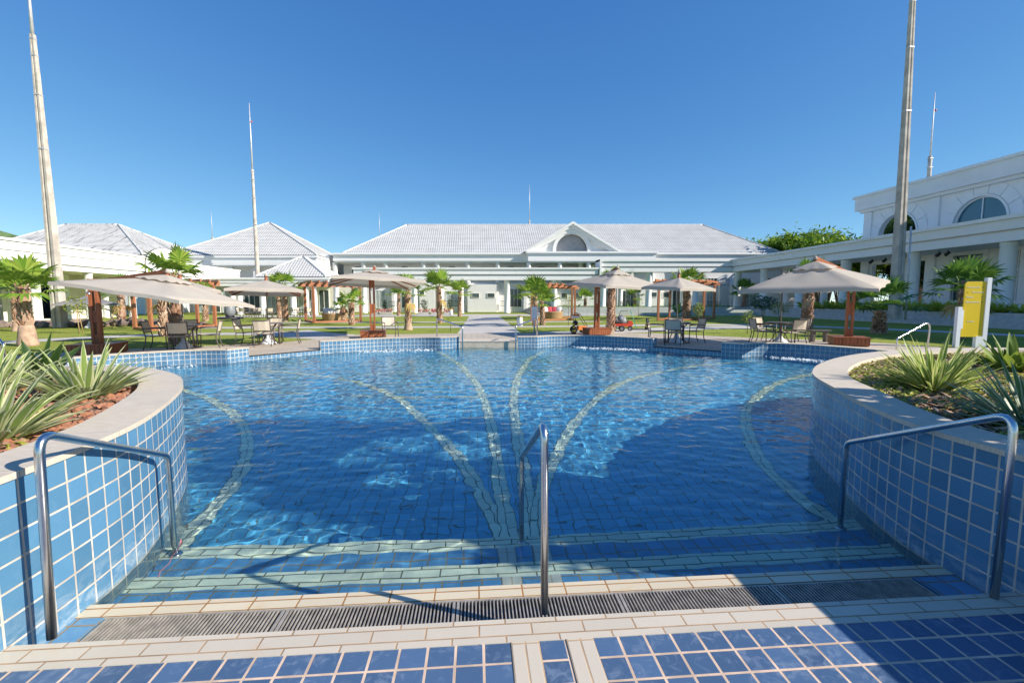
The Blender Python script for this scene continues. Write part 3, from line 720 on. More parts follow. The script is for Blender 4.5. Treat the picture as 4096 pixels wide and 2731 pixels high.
def hip(parent, x0, x1, y0, y1, z0, zr, rx0, rx1, ry, mat, p=.3, left=True):
    m = MB(); c = MB(); zr0 = zr
    Vf = Vector((0, ry-y0, zr-z0)); Lf = Vf.length
    def ff(u):
        x = x0+u
        if x < rx0: return Lf*(x-x0)/(rx0-x0)
        if x > rx1: return Lf*(x1-x)/(x1-rx1)
        return Lf
    roof_face(m, (x0, y0, z0), (1, 0, 0), Vf, x1-x0, ff, p)
    def fs(L):
        def q(u):
            y = u
            return L*y/(ry-y0) if y < ry-y0 else L*((y1-y0)-y)/(y1-ry)
        return q
    Vr = Vector((rx1-x1, 0, zr-z0)); roof_face(m, (x1, y0, z0), (0, 1, 0), Vr, y1-y0, fs(Vr.length), p)
    Vl = Vector((rx0-x0, 0, zr-z0)); Ll = Vl.length
    if left: roof_face(m, (x0, y1, z0), (0, -1, 0), Vl, y1-y0, lambda u: fs(Ll)((y1-y0)-u), p)
    m.quad((x1, y1, z0), (x0, y1, z0), (rx0, ry, zr), (rx1, ry, zr))
    # under sheet so no light leaks
    for a in (((x0, y0, z0-.05), (x1, y0, z0-.05), (rx1, ry, zr-.06), (rx0, ry, zr-.06)), ((x1, y0, z0-.05), (x1, y1, z0-.05), (rx1, ry, zr-.06), (rx1, ry, zr-.061)), ((x0, y1, z0-.05), (x0, y0, z0-.05), (rx0, ry, zr-.06), (rx0, ry, zr-.061))): m.quad(*a)
    ro = m.build('roof', mat, parent)
    for a, b in (((x0, y0, z0), (rx0, ry, zr)), ((x1, y0, z0), (rx1, ry, zr)), ((x0, y1, z0), (rx0, ry, zr)), ((x1, y1, z0), (rx1, ry, zr)), ((rx0, ry, zr), (rx1, ry, zr))):
        a = Vector(a)+Vector((0, 0, .05)); b = Vector(b)+Vector((0, 0, .05)); d = b-a
        if d.length < .05: continue
        n = max(2, int(d.length/.45)); pts = []; rr = []
        for i in range(n+1):
            q = a+d*i/n; pts.append(tuple(q)); rr.append(.13 if i % 2 else .105)
        c.tube(pts, rr, 6)
    k = c.build('ridge_tiles', mat, ro); k.location = (0, 0, 0)
    for i, v in enumerate(k.data.vertices): pass
    off = Vector(parent.location)
    for v in k.data.vertices: v.co -= off
    return ro
def in_frame(parent, prt, m, name, mat):
    """sub-part in world coordinates: parent part sits at its thing's origin"""
    o = m.build(name, mat, prt); off = Vector(parent.location)
    for v in o.data.vertices: v.co -= off
    return o
def band_y(mb, x0, x1, yf, yb, layers):
    """entablature facing -Y: layers = (z0, z1, projection)"""
    for z0, z1, pr_ in layers: mb.box(x0-pr_, x1+pr_, yf-pr_, yb, z0, z1)
def wall_yz(mb, X, th, outer, holes, sgn=-1):
    """wall sheet in the YZ plane with openings; X is the face towards -X"""
    for xx in (X, X+th):
        P = [[Vector((y, z, 0)) for y, z in L] for L in [outer]+holes]; fl = [q for L in P for q in L]; n = len(mb.v)
        mb.v += [(xx, q.x, q.y) for q in fl]
        for a, b, c in tessellate_polygon(P):
            nn = (fl[b]-fl[a]).cross(fl[c]-fl[a]).z
            if (nn < 0) != (xx == X): b, c = c, b
            mb.face((n+a, n+b, n+c))
    for L in [outer]+holes:
        k = len(L)
        for i in range(k):
            a, b = L[i], L[(i+1) % k]; mb.quad((X, *a), (X, *b), (X+th, *b), (X+th, *a))
def wall_xz(mb, Y, th, outer, holes):
    for yy in (Y, Y+th):
        P = [[Vector((x, z, 0)) for x, z in L] for L in [outer]+holes]; fl = [q for L in P for q in L]; n = len(mb.v)
        mb.v += [(q.x, yy, q.y) for q in fl]
        for a, b, c in tessellate_polygon(P):
            nn = (fl[b]-fl[a]).cross(fl[c]-fl[a]).z
            if (nn < 0) == (yy == Y): b, c = c, b
            mb.face((n+a, n+b, n+c))
    for L in [outer]+holes:
        k = len(L)
        for i in range(k):
            a, b = L[i], L[(i+1) % k]; mb.quad((a[0], Y, a[1]), (b[0], Y, b[1]), (b[0], Y+th, b[1]), (a[0], Y+th, a[1]))
def arch(cx, cz, r, n=16): return [(cx+r*math.cos(math.pi*i/n), cz+r*math.sin(math.pi*i/n)) for i in range(n+1)]
def column(parent, x, y, z0, z1, r, name='column', mat=None, n=20):
    m = MB(); m.lathe([(r*1.12, z0), (r*1.12, z0+.12), (r, z0+.16), (r*.97, z1-.2), (r*1.05, z1-.17), (r*1.05, z1)], (x, y, 0), n); return m.build(name, mat or MT['white'], parent)

def window_y(parent, x0, x1, z0, z1, Y, mat, bars=1, fw=.07, rail=False, name='window'):
    """window in a wall facing -Y"""
    m = MB(); m.box(x0-fw, x0, Y-.05, Y+.02, z0-fw, z1+fw); m.box(x1, x1+fw, Y-.05, Y+.02, z0-fw, z1+fw); m.box(x0, x1, Y-.05, Y+.02, z0-fw, z0); m.box(x0, x1, Y-.05, Y+.02, z1, z1+fw)
    for i in range(bars):
        x = x0+(x1-x0)*(i+1)/(bars+1); m.box(x-.03, x+.03, Y-.04, Y+.015, z0, z1)
    w = m.build(name, MT['white'], parent); g = MB(); g.box(x0, x1, Y-.012, Y+.01, z0, z1); in_frame(parent, w, g, 'pane', mat)
def railing_y(parent, x0, x1, z0, z1, Y, name='balcony_railing'):
    m = MB(); m.box(x0, x1, Y-.02, Y+.02, z1-.05, z1); m.box(x0, x1, Y-.015, Y+.015, z0, z0+.04)
    n = max(2, int((x1-x0)/.16))
    for i in range(n+1):
        x = x0+(x1-x0)*i/n; m.box(x-.012, x+.012, Y-.012, Y+.012, z0+.04, z1-.05)
    m.build(name, MT['metal_dark'], parent)
DX = lambda d, Y: (d-1095)*Y/1045          # photo column -> x on a plane at depth Y
DZ = lambda d, Y: 1.5+(690-d)*Y/1045       # photo row -> z on a plane at depth Y

# main building with the gable
SKEW[0] = -.077
B = thing('hotel_building', 'long white main building with tiled hip roof, arched gable and portico behind the far arcade', 'building', (10, 64, 0), world_coords=True)
hip(B, -17.6, 40.2, 60.6, 76, 7.62, 12.45, -10.2, 33, 68, MT['roof'])
m = MB(); band_y(m, -18.6, 38.4, 60.0, 63.9, [(6.45, 6.62, -.12), (6.62, 7.30, 0), (7.30, 7.42, .10), (7.42, 7.62, .25)])
m.box(-18.9, 38.7, 63.9, 76, 7.3, 7.6); m.build('cornice', MT['white'], B)
holes = [[(x-.9, 4.6), (x+.9, 4.6)]+arch(x, 5.35, .9, 10) for x in (-16.4, -10, -3.4, 4.8, 9.0, 15.2, 21.5)]
m = MB(); wall_xz(m, 64, .4, [(-18.4, -.2), (46, -.2), (46, 7.3), (-18.4, 7.3)], holes)
m.box(-18.4, -18.0, 64.4, 76, -.2, 7.3); m.box(45.6, 46, 64.4, 76, -.2, 7.3)
m.build('wall', MT['white'], B)
for x in (-16.4, -10, -3.4, 4.8, 9.0, 15.2, 21.5):
    m = MB(); m.ext_y([(x-.92, 4.58), (x+.92, 4.58)]+arch(x, 5.35, .92, 10), 64.2, 64.24); w = m.build('arched_window', MT['glass'], B)
    f = MB(); f.box(x-.03, x+.03, 64.14, 64.198, 4.6, 6.2); f.box(x-.9, x+.9, 64.15, 64.19, 5.32, 5.38); in_frame(B, w, f, 'frame', MT['white'])
for d in (775, 840, 890, 975, 1007, 1075, 1143, 1213, 1283, 1330, 1420, 1490, 1560): column(B, DX(d, 60.5), 60.55 if d < 1350 else 60.3, 3.81 if d < 1350 else -.1, 6.45, .30)
m = MB(); m.box(-18.0, 14.99, 60.75, 60.95, -.2, 3.60); m.box(-18.2, 14.99, 60.62, 63.99, 3.60, 3.80); m.box(15.0, 46, 60.75, 60.95, -.2, 6.2); m.box(45.8, 46, 60.96, 63.9, -.2, 6.2); m.build('lower_wing', MT['white'], B)
# gable block
gx, gy = 12.1, 58.4
m = MB(); band_y(m, 6.5, 22.6, gy, 59.99, [(6.30, 6.46, -.12), (6.46, 7.32, 0), (7.32, 7.44, .1), (7.44, 7.66, .22)]); m.build('gable_cornice', MT['white'], B)
for d in (1213, 1283, 1348): column(B, DX(d, 58.9), 58.9, 5.3, 6.3, .28)
# tympanum wall with the lunette opening, raking mouldings, small roof
hw, z0, za = 6.0, 7.66, 11.35
m = MB(); lun = [(gx-2.0, z0+.02), (gx+2.0, z0+.02)]+arch(gx, z0+.25, 2.0, 20)
wall_xz(m, gy+.75, .3, [(gx-hw+.6, z0), (gx+hw-.6, z0), (gx, za-.42)], [lun]); m.build('gable_wall', MT['white'], B)
m = MB(); s = (za-z0)/hw
for t0, t1, y0 in ((0, .34, gy-.1), (.34, .62, gy+.12), (.62, 1.05, gy+.3)):
    for sg in (-1, 1):
        m.ext_y([(gx+sg*hw+sg*(.15-t0*1.2), z0-.0), (gx+sg*hw+sg*(.15-t1*1.2), z0), (gx, za-t1*s*1.6+.05), (gx, za-t0*s*1.6+.05)], y0, gy+1.1)
m.build('raking_moulding', MT['white'], B)
m = MB()
for i in range(20):
    a0, a1 = math.pi*i/20, math.pi*(i+1)/20
    m.ext_y([(gx+2.0*math.cos(a0), z0+.25+2.0*math.sin(a0)), (gx+2.42*math.cos(a0), z0+.25+2.42*math.sin(a0)), (gx+2.42*math.cos(a1), z0+.25+2.42*math.sin(a1)), (gx+2.0*math.cos(a1), z0+.25+2.0*math.sin(a1))], gy+.45, gy+.745)
for sg in (-1, 1): m.box(gx+sg*2.0, gx+sg*2.42, gy+.45, gy+.745, z0, z0+.25)
m.build('arch_moulding', MT['white'], B)
MT['screen'] = plain('grey_lunette_screen', (.30, .31, .33), .7, var=.1, scale=2)
m = MB(); m.ext_y(lun, gy+1.3, gy+1.34); m.build('lunette_screen', MT['screen'], B)
gr = MB()
for sg in (-1, 1):
    a = Vector((gx+sg*(hw+.1), gy-.05, z0+.04)); b = Vector((gx+sg*(hw+.1), 62.2, z0+.04)); c_ = Vector((gx, 66.5, za+.07)); d_ = Vector((gx, gy-.05, za+.07))
    gr.quad(a, b, c_, d_) if sg > 0 else gr.quad(b, a, d_, c_)
gr.build('gable_roof', MT['roof'], B)
# ground floor windows, doors, railings (seen under the arcade)
YW = 60.75
for d0, d1, y0, y1, k in ((1026, 1052, 672, 704, 'c'), (1171, 1196, 664, 704, 'g'), (925, 940, 672, 706, 'g'), (866, 886, 668, 706, 'c'), (1423, 1454, 668, 704, 'g'), (1618, 1636, 668, 702, 'c'), (1618, 1638, 640, 654, 'g'), (1745, 1772, 640, 652, 'g'), (1590, 1604, 640, 654, 'g'), (1240, 1262, 668, 704, 'c'), (1385, 1402, 668, 704, 'g'), (1540, 1556, 668, 704, 'g'), (1700, 1722, 668, 702, 'c')):
    window_y(B, DX(d0, YW), DX(d1, YW), DZ(y1, YW), DZ(y0, YW), YW-.02, MT['glass' if k == 'g' else 'curtain'], 1 if d1-d0 < 18 else 2)
for d0, d1, y0, y1 in ((1084, 1100, 674, 683), (1119, 1135, 674, 683), (1287, 1300, 674, 685), (1319, 1334, 674, 685), (1489, 1503, 672, 681), (1518, 1532, 672, 683), (965, 975, 668, 676)):
    yw = 59.9 if any(a <= d0 and d1 <= b for a, b in ((1074, 1140), (965, 1000), (1465, 1512), (1672, 1690))) else YW
    window_y(B, DX(d0, yw), DX(d1, yw), DZ(y1, yw), DZ(y0, yw), yw-.02, MT['glass'], 0, .05)
for d0, d1, y0, y1 in ((894, 918, 692, 703), (1015, 1068, 691, 703), (1148, 1194, 691, 703), (1287, 1312, 690, 702), (1423, 1454, 690, 703), (1590, 1640, 654, 662), (1648, 1668, 642, 656), (1700, 1735, 690, 702), (1610, 1650, 692, 703)):
    railing_y(B, DX(d0, 59.9), DX(d1, 59.9), DZ(y1, 59.9), DZ(y0, 59.9), 59.9)
for d0, d1 in ((1074, 1140), (965, 1000), (1465, 1512), (1672, 1690)): m = MB(); m.box(DX(d0, 60), DX(d1, 60), 59.9, 60.74, -.2, 3.59); m.build('projecting_bay', MT['white'], B)
for d in (905, 948, 1010, 1142, 1205, 1275, 1410, 1462, 1568, 1650): m = MB(); m.box(DX(d, 60.2)-.2, DX(d, 60.2)+.2, 60.2, 60.74, -.2, 3.59); m.build('pier', MT['white'], B)
# far arcade: lower left part and taller right part
A1 = thing('arcade', 'low white arcade with plain fascia in front of the gabled main building', 'arcade', (0, 54.5, 0), world_coords=True)
m = MB(); band_y(m, -14.3, 14.1, 54.2, 55.9, [(3.9, 4.42, 0), (4.42, 4.56, -.22), (4.56, 5.16, .12), (5.16, 5.34, .26)]); m.build('entablature', MT['white'], A1)
for x in (-13.4, -7.4, -1.9, 3.6, 9.2): column(A1, x, 54.7, -.02, 3.9, .34)
A2 = thing('arcade', 'taller white arcade joining the low one to the right hand building, with the corner column', 'arcade', (22, 54.5, 0), world_coords=True)
ENT = [(4.84, 5.36, 0), (5.36, 5.48, -.2), (5.48, 6.06, .10), (6.06, 6.28, .24)]
m = MB(); band_y(m, 14.6, 33.4, 54.2, 55.9, ENT); m.box(14.36, 14.6, 53.9, 55.9, 3.9, 6.3); m.build('entablature', MT['white'], A2)
for x in (15, 20.4, 26.0): column(A2, x, 54.7, .5, 4.84, .34)
A3 = thing('arcade', 'shaded white arcade with round columns running along the right side', 'arcade', (30.5, 35, 0), world_coords=True)
m = MB()
for z0, z1, pr_ in ENT: m.box(29.95-pr_, 33.4, 6, 54.15, z0, z1)
m.build('entablature', MT['white'], A3)
for y in (53.9, 49.0, 43.5, 38.2, 32.3, 26.6, 21, 15.5): column(A3, 30.5, y, .55, 4.84, .37)
for y in (49.0, 43.5): column(A3, 32.8, y, .55, 4.84, .30)

# right hand building
flat('arcade_floor', plain('arcade_floor_tiles', (.55, .52, .48), .5), 29.5, 46, 6, 54, .815)
RB = thing('right_building', 'tall shaded white building with big arched windows and deep cornice at the right edge', 'building', (40, 25, 0), world_coords=True)
X = 33.5
outer = [(6, .5), (40.2, .5), (40.2, 9.0), (6, 9.0)]
def archhole(c, r, zs): return [(c-r, zs-.9), (c+r, zs-.9)]+arch(c, zs, r, 22)
holes = [archhole(37.1, 1.65, 6.75), archhole(31.1, 1.68, 6.72), archhole(25.1, 1.68, 6.72), [(36.8, .8), (39.2, .8), (39.2, 4.5), (36.8, 4.5)], [(34.0, .8), (35.5, .8), (35.5, 4.5), (34.0, 4.5)],
         [(30.6, 1.5), (32.5, 1.5), (32.5, 4.6), (30.6, 4.6)], [(27.9, 1.5), (29.5, 1.5), (29.5, 4.6), (27.9, 4.6)], [(22, 1.5), (25, 1.5), (25, 4.6), (22, 4.6)]]
m = MB(); wall_yz(m, X, .35, outer, holes)
for yy in (40.2, 34.1, 28.1): m.box(X-.14, X-.001, yy-.75 if yy == 40.2 else yy-.35, yy if yy == 40.2 else yy+.35, .5, 8.98)
m.box(X+.35, 46, 33.0, 33.3, .5, 9.0); m.box(45.6, 46, 33.3, 40.2, .5, 3.0)
m.build('wall', MT['grey_wall'], RB)
m = MB(); m.box(X+.35, 46, 6, 33.0, .4, .5); m.box(46, 46.3, 6, 33.3, .5, 9); m.build('floor_and_back', MT['cream_wall'], RB)
m = MB(); m.box(X-.30, 46.3, 5.5, 40.5, 9.0, 9.22); m.box(X-.55, 46.5, 5.5, 40.75, 9.22, 10.25); m.box(X-.68, 46.7, 5.5, 40.9, 10.25, 10.45); m.build('cornice', MT['grey_wall'], RB)
for c, r, zs in ((31.1, 1.68, 6.72), (25.1, 1.68, 6.72)):
    m = MB(); L = archhole(c, r-.02, zs); n = len(m.v)
    P = [Vector((y, z, 0)) for y, z in L]; m.v += [(X+.2, q.x, q.y) for q in P]
    for t3 in tessellate_polygon([P]): m.face([n+i for i in t3])
    w = m.build('arched_window', MT['teal_glass'], RB)
    f = MB()
    for i in range(22):
        a0, a1 = math.pi*i/22, math.pi*(i+1)/22; q = [(c+rr*math.cos(a), zs+rr*math.sin(a)) for rr, a in ((r-.1, a0), (r, a0), (r, a1), (r-.1, a1))]
        wall_yz(f, X+.12, .07, q, [])
    f.box(X+.13, X+.19, c-.03, c+.03, zs-.9, zs+r-.1); f.box(X+.14, X+.18, c-r, c+r, zs-.03, zs+.03); in_frame(RB, w, f, 'frame', MT['white'])
for c in (37.1, 31.1, 25.1):
    m = MB(); zs = 6.73
    for i in range(7):
        a0, a1 = math.pi*i/7+.012, math.pi*(i+1)/7-.012; r0, r1 = 1.82, 2.55
        k = 4; pts = [(c+r0*math.cos(a0+(a1-a0)*j/k), zs+r0*math.sin(a0+(a1-a0)*j/k)) for j in range(k+1)]+[(c+r1*math.cos(a1-(a1-a0)*j/k), zs+r1*math.sin(a1-(a1-a0)*j/k)) for j in range(k+1)]
        wall_yz(m, X-.05, .048, pts, [])
    m.build('voussoirs', MT['grey_wall'], RB)
    m = MB(); k = 22
    for i in range(k):
        a0, a1 = math.pi*i/k, math.pi*(i+1)/k; wall_yz(m, X-.09, .089, [(c+1.66*math.cos(a0), zs+1.66*math.sin(a0)), (c+1.8*math.cos(a0), zs+1.8*math.sin(a0)), (c+1.8*math.cos(a1), zs+1.8*math.sin(a1)), (c+1.66*math.cos(a1), zs+1.66*math.sin(a1))], [])
    m.build('arch_moulding', MT['white'], RB)
for y0, y1 in ((30.6, 32.5), (27.9, 29.5), (22, 25)):
    m = MB(); x0 = X-.10
    m.box(x0, X+.06, y0-.28, y0, 1.22, 4.88); m.box(x0, X+.06, y1, y1+.28, 1.22, 4.88); m.box(x0, X+.06, y0, y1, 1.22, 1.5); m.box(x0, X+.06, y0, y1, 4.6, 4.88)
    m.box(X+.08, X+.14, (y0+y1)/2-.04, (y0+y1)/2+.04, 1.5, 4.6); m.box(X+.08, X+.14, y0, (y0+y1)/2-.041, 3.4, 3.46); m.box(X+.08, X+.14, (y0+y1)/2+.041, y1, 3.4, 3.46)
    w = m.build('window', MT['white'], RB); g = MB(); g.box(X+.15, X+.18, y0, y1, 1.5, 4.6); in_frame(RB, w, g, 'pane', MT['glass'])

# left arcade along the lawn
A4 = thing('arcade', 'sunlit white arcade with round columns running along the left side', 'arcade', (-28, 25, 0), world_coords=True)
EL = [(3.47, 3.78, 0), (3.78, 3.88, -.14), (3.88, 4.36, .08), (4.36, 4.46, .02), (4.46, 4.98, .12), (4.98, 5.12, .22)]
m = MB()
for z0, z1, pr_ in EL: m.box(-32.2, -28.45+pr_, 8, 39.7+pr_, z0*1.045-.07, z1*1.045-.07)
m.build('entablature', MT['white'], A4)
for y in (12.8, 16.8, 20.8, 24.8, 28.8, 32.8, 36.8): column(A4, -28.85, y*1.045, 0, 3.555, .28)
for y in (16.4, 20.6, 25.4, 29.8, 33.7, 37.4): column(A4, -31.5, y*1.045, 0, 3.555, .28)
A5 = thing('arcade', 'far end of the left arcade, beyond its round barrel dormer', 'arcade', (-28, 50, 0), world_coords=True)
m = MB()
for z0, z1, pr_ in EL: m.box(-32, -28.3+pr_, 43.4, 55, z0-.02, z1-.02)
m.box(-32, -29.2, 38.3, 43.39, 3.5, 4.9); m.build('entablature', MT['white'], A5)
for y in (44.2, 49, 54): column(A5, -28.7, y, 0, 3.45, .3)
BD = thing('barrel_dormer', 'round white barrel dormer with dark tiled vault on the left arcade', 'dormer', (-28.2, 41.2, 3.5), world_coords=True)
yc, zc, r = 41.4, 4.75, 1.25
m = MB(); wall_yz(m, -27.3, .5, [(yc-r, 3.5), (yc+r, 3.5)]+arch(yc, zc, r, 24), []); m.build('front', MT['white'], BD)
m = MB(); wall_yz(m, -27.38, .078, [(yc-r*.62, 3.9), (yc+r*.62, 3.9)]+arch(yc, zc, r*.62, 20), []); m.build('front_panel', MT['grey_wall'], BD)
m = MB(); k = 20
for j in range(10):
    for i in range(k):
        a0, a1 = math.pi*i/k, math.pi*(i+1)/k; rr0, rr1 = (1.30, 1.34) if j % 2 else (1.34, 1.30); x0, x1 = -30.6+j*.32, -30.6+(j+1)*.32
        m.quad((x0, yc+rr0*math.cos(a0), zc+rr0*math.sin(a0)), (x1, yc+rr1*math.cos(a0), zc+rr1*math.sin(a0)), (x1, yc+rr1*math.cos(a1), zc+rr1*math.sin(a1)), (x0, yc+rr0*math.cos(a1), zc+rr0*math.sin(a1)))
m.box(-30.6, -27.81, yc-1.28, yc+1.28, 3.5, zc); m.build('vault', MT['roof_old'], BD); BD.rotation_euler = (0, 0, R(-48))
LB = thing('left_building', 'white building with weathered grey streaked hip roof behind the left arcade', 'building', (-47, 58, 0), world_coords=True)
hip(LB, -56, -36, 50, 68, 6.45, 11.05, -52.0, -45.3, 59, MT['roof_old'])
m = MB(); m.box(-55.4, -36.6, 50.6, 67.4, 0, 6.4); m.build('wall', MT['white'], LB)
m = MB(); band_y(m, -55.6, -36.4, 50.4, 50.59, [(5.6, 6.38, 0)]); m.build('frieze', MT['white'], LB)
LW = thing('gallery_wall', 'pale back wall with dark arched openings behind the left columns', 'wall', (-33, 25, 0), world_coords=True)
m = MB(); hs = []
for c in (14, 18.8, 23.0, 27.2, 31.2, 35.4): hs.append([(c-.75, .1), (c+.75, .1)]+arch(c, 2.1, .75, 12))
wall_yz(m, -33.3, .3, [(6, 0), (43, 0), (43, 4.6), (6, 4.6)], hs); m.build('wall', MT['cream_wall'], LW)
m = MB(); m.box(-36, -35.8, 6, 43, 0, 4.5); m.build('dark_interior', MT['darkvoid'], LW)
m = MB(); m.box(-33.0, -31.0, 8, 43, 4.5, 4.58); m.build('ceiling', MT['cream_wall'], LW)

# pyramid roofed hall and small pavilion
PH = thing('pyramid_hall', 'white hall with a large pyramid roof left of the main building', 'building', (-28.8, 65, 0), world_coords=True)
hip(PH, -38.4, -19.6, 57, 73, 7.05, 12.25, -28.9, -28.7, 65, MT['roof'])
m = MB(); band_y(m, -38.3, -19.7, 57.1, 72.9, [(5.7, 5.85, -.1), (5.85, 6.75, 0), (6.75, 7.0, .15)]); m.build('cornice', MT['white'], PH)
m = MB(); m.box(-37.6, -20.4, 58.6, 72.2, 0, 5.7); m.build('wall', MT['grey_wall'], PH)
m = MB()
for x in (-36.5, -33.5, -30.6, -27.6, -24.6, -21.6): m.box(x-.22, x+.22, 57.5, 57.95, 0, 5.69)
m.build('pilasters', MT['white'], PH)
m = MB(); m.box(-20.9, -19.1, 60, 66, 5.6, 7.5); m.build('roof_parapet', MT['white'], PH)
PV = thing('pavilion', 'small white pavilion with pyramid roof over the patio in front of the pyramid hall', 'pavilion', (-19.4, 51.5, 0), world_coords=True)
hip(PV, -23.1, -15.7, 48.1, 55.3, 3.98, 6.38, -19.45, -19.35, 51.7, MT['roof'])
m = MB(); m.box(-22.8, -16.0, 48.4, 55, 3.86, 3.96); m.build('soffit', MT['white'], PV)
A6 = thing('arcade', 'low white link arcade below the pavilion roof on the patio', 'arcade', (-22, 47.5, 0), world_coords=True)
m = MB(); band_y(m, -29.5, -15.2, 47.2, 50, [(2.98, 3.22, 0), (3.22, 3.3, -.12), (3.3, 3.66, .05), (3.66, 3.84, .16)]); m.build('entablature', MT['white'], A6)
for d in (556, 609, 678, 708, 726, 776): column(A6, DX(d, 47.6), 47.6, 0, 2.98, .30)
SF = thing('patio_front', 'glazed shop front with pale curtains under the link arcade', 'shop front', (-22, 54, 0), world_coords=True)
m = MB(); m.box(-31, -14.6, 54.0, 54.3, 0, 3.9); m.build('wall', MT['cream_wall'], SF)
for i, d in enumerate((470, 500, 528, 566, 590, 628, 655, 690, 716, 748)):
    x = DX(d, 54); window_y(SF, x-.55, x+.55, .15, 2.7, 53.98, MT[('curtain', 'glass', 'curtain', 'glass', 'glass')[i % 5]], 1)

SKEW[0] = 0
# ------------------------------------------------------------------ far hills
m = MB(); n = 60
for j in range(13):
    for i in range(n+1):
        x = -760+i*12; y = 330+j*16; h = 78*math.exp(-((x+500)/95)**2)*math.sin(math.pi*min(1, (j+.01)/9)*.5)+6*noise.noise(Vector((x*.02, y*.02, 0)))+2.2*noise.noise(Vector((x*.09, y*.09, 3)))
        m.v.append((x, y, h-2))
for j in range(12):
    for i in range(n): a = j*(n+1)+i; m.face((a, a+1, a+n+2, a+n+1), None, True)
MT['hill'] = plain('wooded_hill', (.10, .16, .05), .95, var=.5, scale=.12, bump=1, bscale=.2)
tag(m.build('hills', MT['hill']), kind='structure')

# ------------------------------------------------------------------ lightning and lamp poles
MT['concrete'] = plain('pole_concrete', (.47, .42, .36), .9, var=.22, scale=1.6, bump=.25)
MT['mast'] = plain('galvanised_mast', (.62, .60, .60), .5, .5)
def pole(label, x, y, z0, zc, zt, w0, w1, lean=(0, 0), shape='slot', rm=.07, lamp=True, group='concrete lightning poles'):
    t = thing('lightning_pole', label, 'pole', (x, y, z0), 0, group, True); m = MB(); H = zc-z0; n = 12
    def sec(k):
        w = w0+(w1-w0)*k; cx, cy = x+lean[0]*k, y+lean[1]*k; return w, cx, cy, z0+H*k
    if shape == 'slot':
        for i in range(n):
            a, b = sec(i/n), sec((i+1)/n)
            def ring(q):
                w, cx, cy, z = q; h = w/2; g = w*.16; d = w*.14
                return [(cx-h, cy-h, z), (cx-g, cy-h, z), (cx-g*.7, cy-h+d, z), (cx+g*.7, cy-h+d, z), (cx+g, cy-h, z), (cx+h, cy-h, z), (cx+h, cy+h, z), (cx-h, cy+h, z)]
            A, Bq = ring(a), ring(b)
            for k in range(8): m.quad(A[k], A[(k+1) % 8], Bq[(k+1) % 8], Bq[k])
        w, cx, cy, z = sec(1); m.quad((cx-w/2, cy-w/2, z), (cx+w/2, cy-w/2, z), (cx+w/2, cy+w/2, z), (cx-w/2, cy+w/2, z))
    else:
        m.tube([(sec(k/n)[1], sec(k/n)[2], sec(k/n)[3]) for k in range(n+1)], [sec(k/n)[0]/2 for k in range(n+1)], 14)
    m.build('shaft', MT['concrete'], t)
    w, cx, cy, z = sec(1)
    if zt > zc:
        q = MB(); q.tube([(cx, cy, z-.4), (cx+lean[0]*.05, cy, z+(zt-zc)*.5), (cx+lean[0]*.1, cy, zt)], [rm, rm*.75, rm*.35], 8); q.build('mast', MT['mast'], t)
        if lamp:
            l = MB(); l.lathe([(.02, -.1), (.09, -.08), (.09, .08), (.03, .12)], (cx+.16, cy, z+(zt-zc)*.72), 8); l.beam((cx, cy, z+(zt-zc)*.72), (cx+.16, cy, z+(zt-zc)*.72), .03); l.build('warning_lamp', plain('red_lamp', (.45, .08, .08), .4), t)
    c = MB()
    for k in (.62, .8, .93, .985):
        w, cx, cy, z = sec(k); c.box(cx-w/2-.015, cx+w/2+.015, cy-w/2-.015, cy+w/2+.015, z, z+.06)
    c.build('clamp_band', MT['mast'], t)
    return t
pole('tallest pale concrete pole at the left, its thin mast reaching the photo top', -23.15, 27.2, 0, 15.45, 19.5, .48, .18, (-.1, 0), 'slot', .085)
pole('concrete pole with long thin mast rising behind the patio pavilion roof', -25.85, 56.5, 0, 16.6, 24.0, .58, .28, (0, 0), 'round', .10)
tp = pole('thick tapered concrete pole at the right, beside the yellow sign', 26.2, 26.7, .3, 20.5, 20.5, .52, .20, (-.42, 0), 'slot')
pole('short mast rising behind the cornice of the right hand building', 43.86, 42, 0, 15.3, 21.2, .45, .32, (-.25, 0), 'round', .07)
pole('thin mast standing behind the ridge of the gabled main building', 8.85, 77, 0, 14.8, 20.6, .34, .26, (0, 0), 'round', .06, False)
pole('thin distant mast left of the pyramid roof', -48.9, 90, 0, 13.2, 17.9, .5, .4, (0, 0), 'round', .06, False)
pole('thin distant mast over the left slope of the main roof', -18.4, 90, 0, 13.0, 18.1, .3, .2, (0, 0), 'round', .05, False)
m = MB(); m.tube([(26.55, 26.35, .3), (26.54, 26.36, 3.2), (26.5, 26.38, 6.0)], .05, 8); m.build('conduit', MT['mast'], tp)
for i, (x, y, lb) in enumerate(((31.6, 34.6, 'left of'), (31.6, 33.4, 'right of'), (31.2, 28.9, 'nearer, first of'), (31.2, 28.3, 'nearer, second of'))):
    t = thing('spotlight', ['small black spotlight under the right arcade ceiling, just left of the thick pole', 'small black spotlight under the right arcade ceiling, just right of the thick pole', 'small black spotlight under the right arcade ceiling, above the palm by the yellow sign', 'small black spotlight under the right arcade ceiling, nearest the big round column'][i], 'spotlight', (x, y, 4.84), 0, 'spotlights under the right arcade')
    m = MB(); m.tube([(0, 0, 0), (0, 0, -.22)], .025, 6); m.build('bracket', MT['metal_dark'], t); m = MB(); m.tube([(.08, 0, -.16), (-.16, 0, -.34)], [.09, .11], 10); m.build('lamp_head', MT['metal_dark'], t)
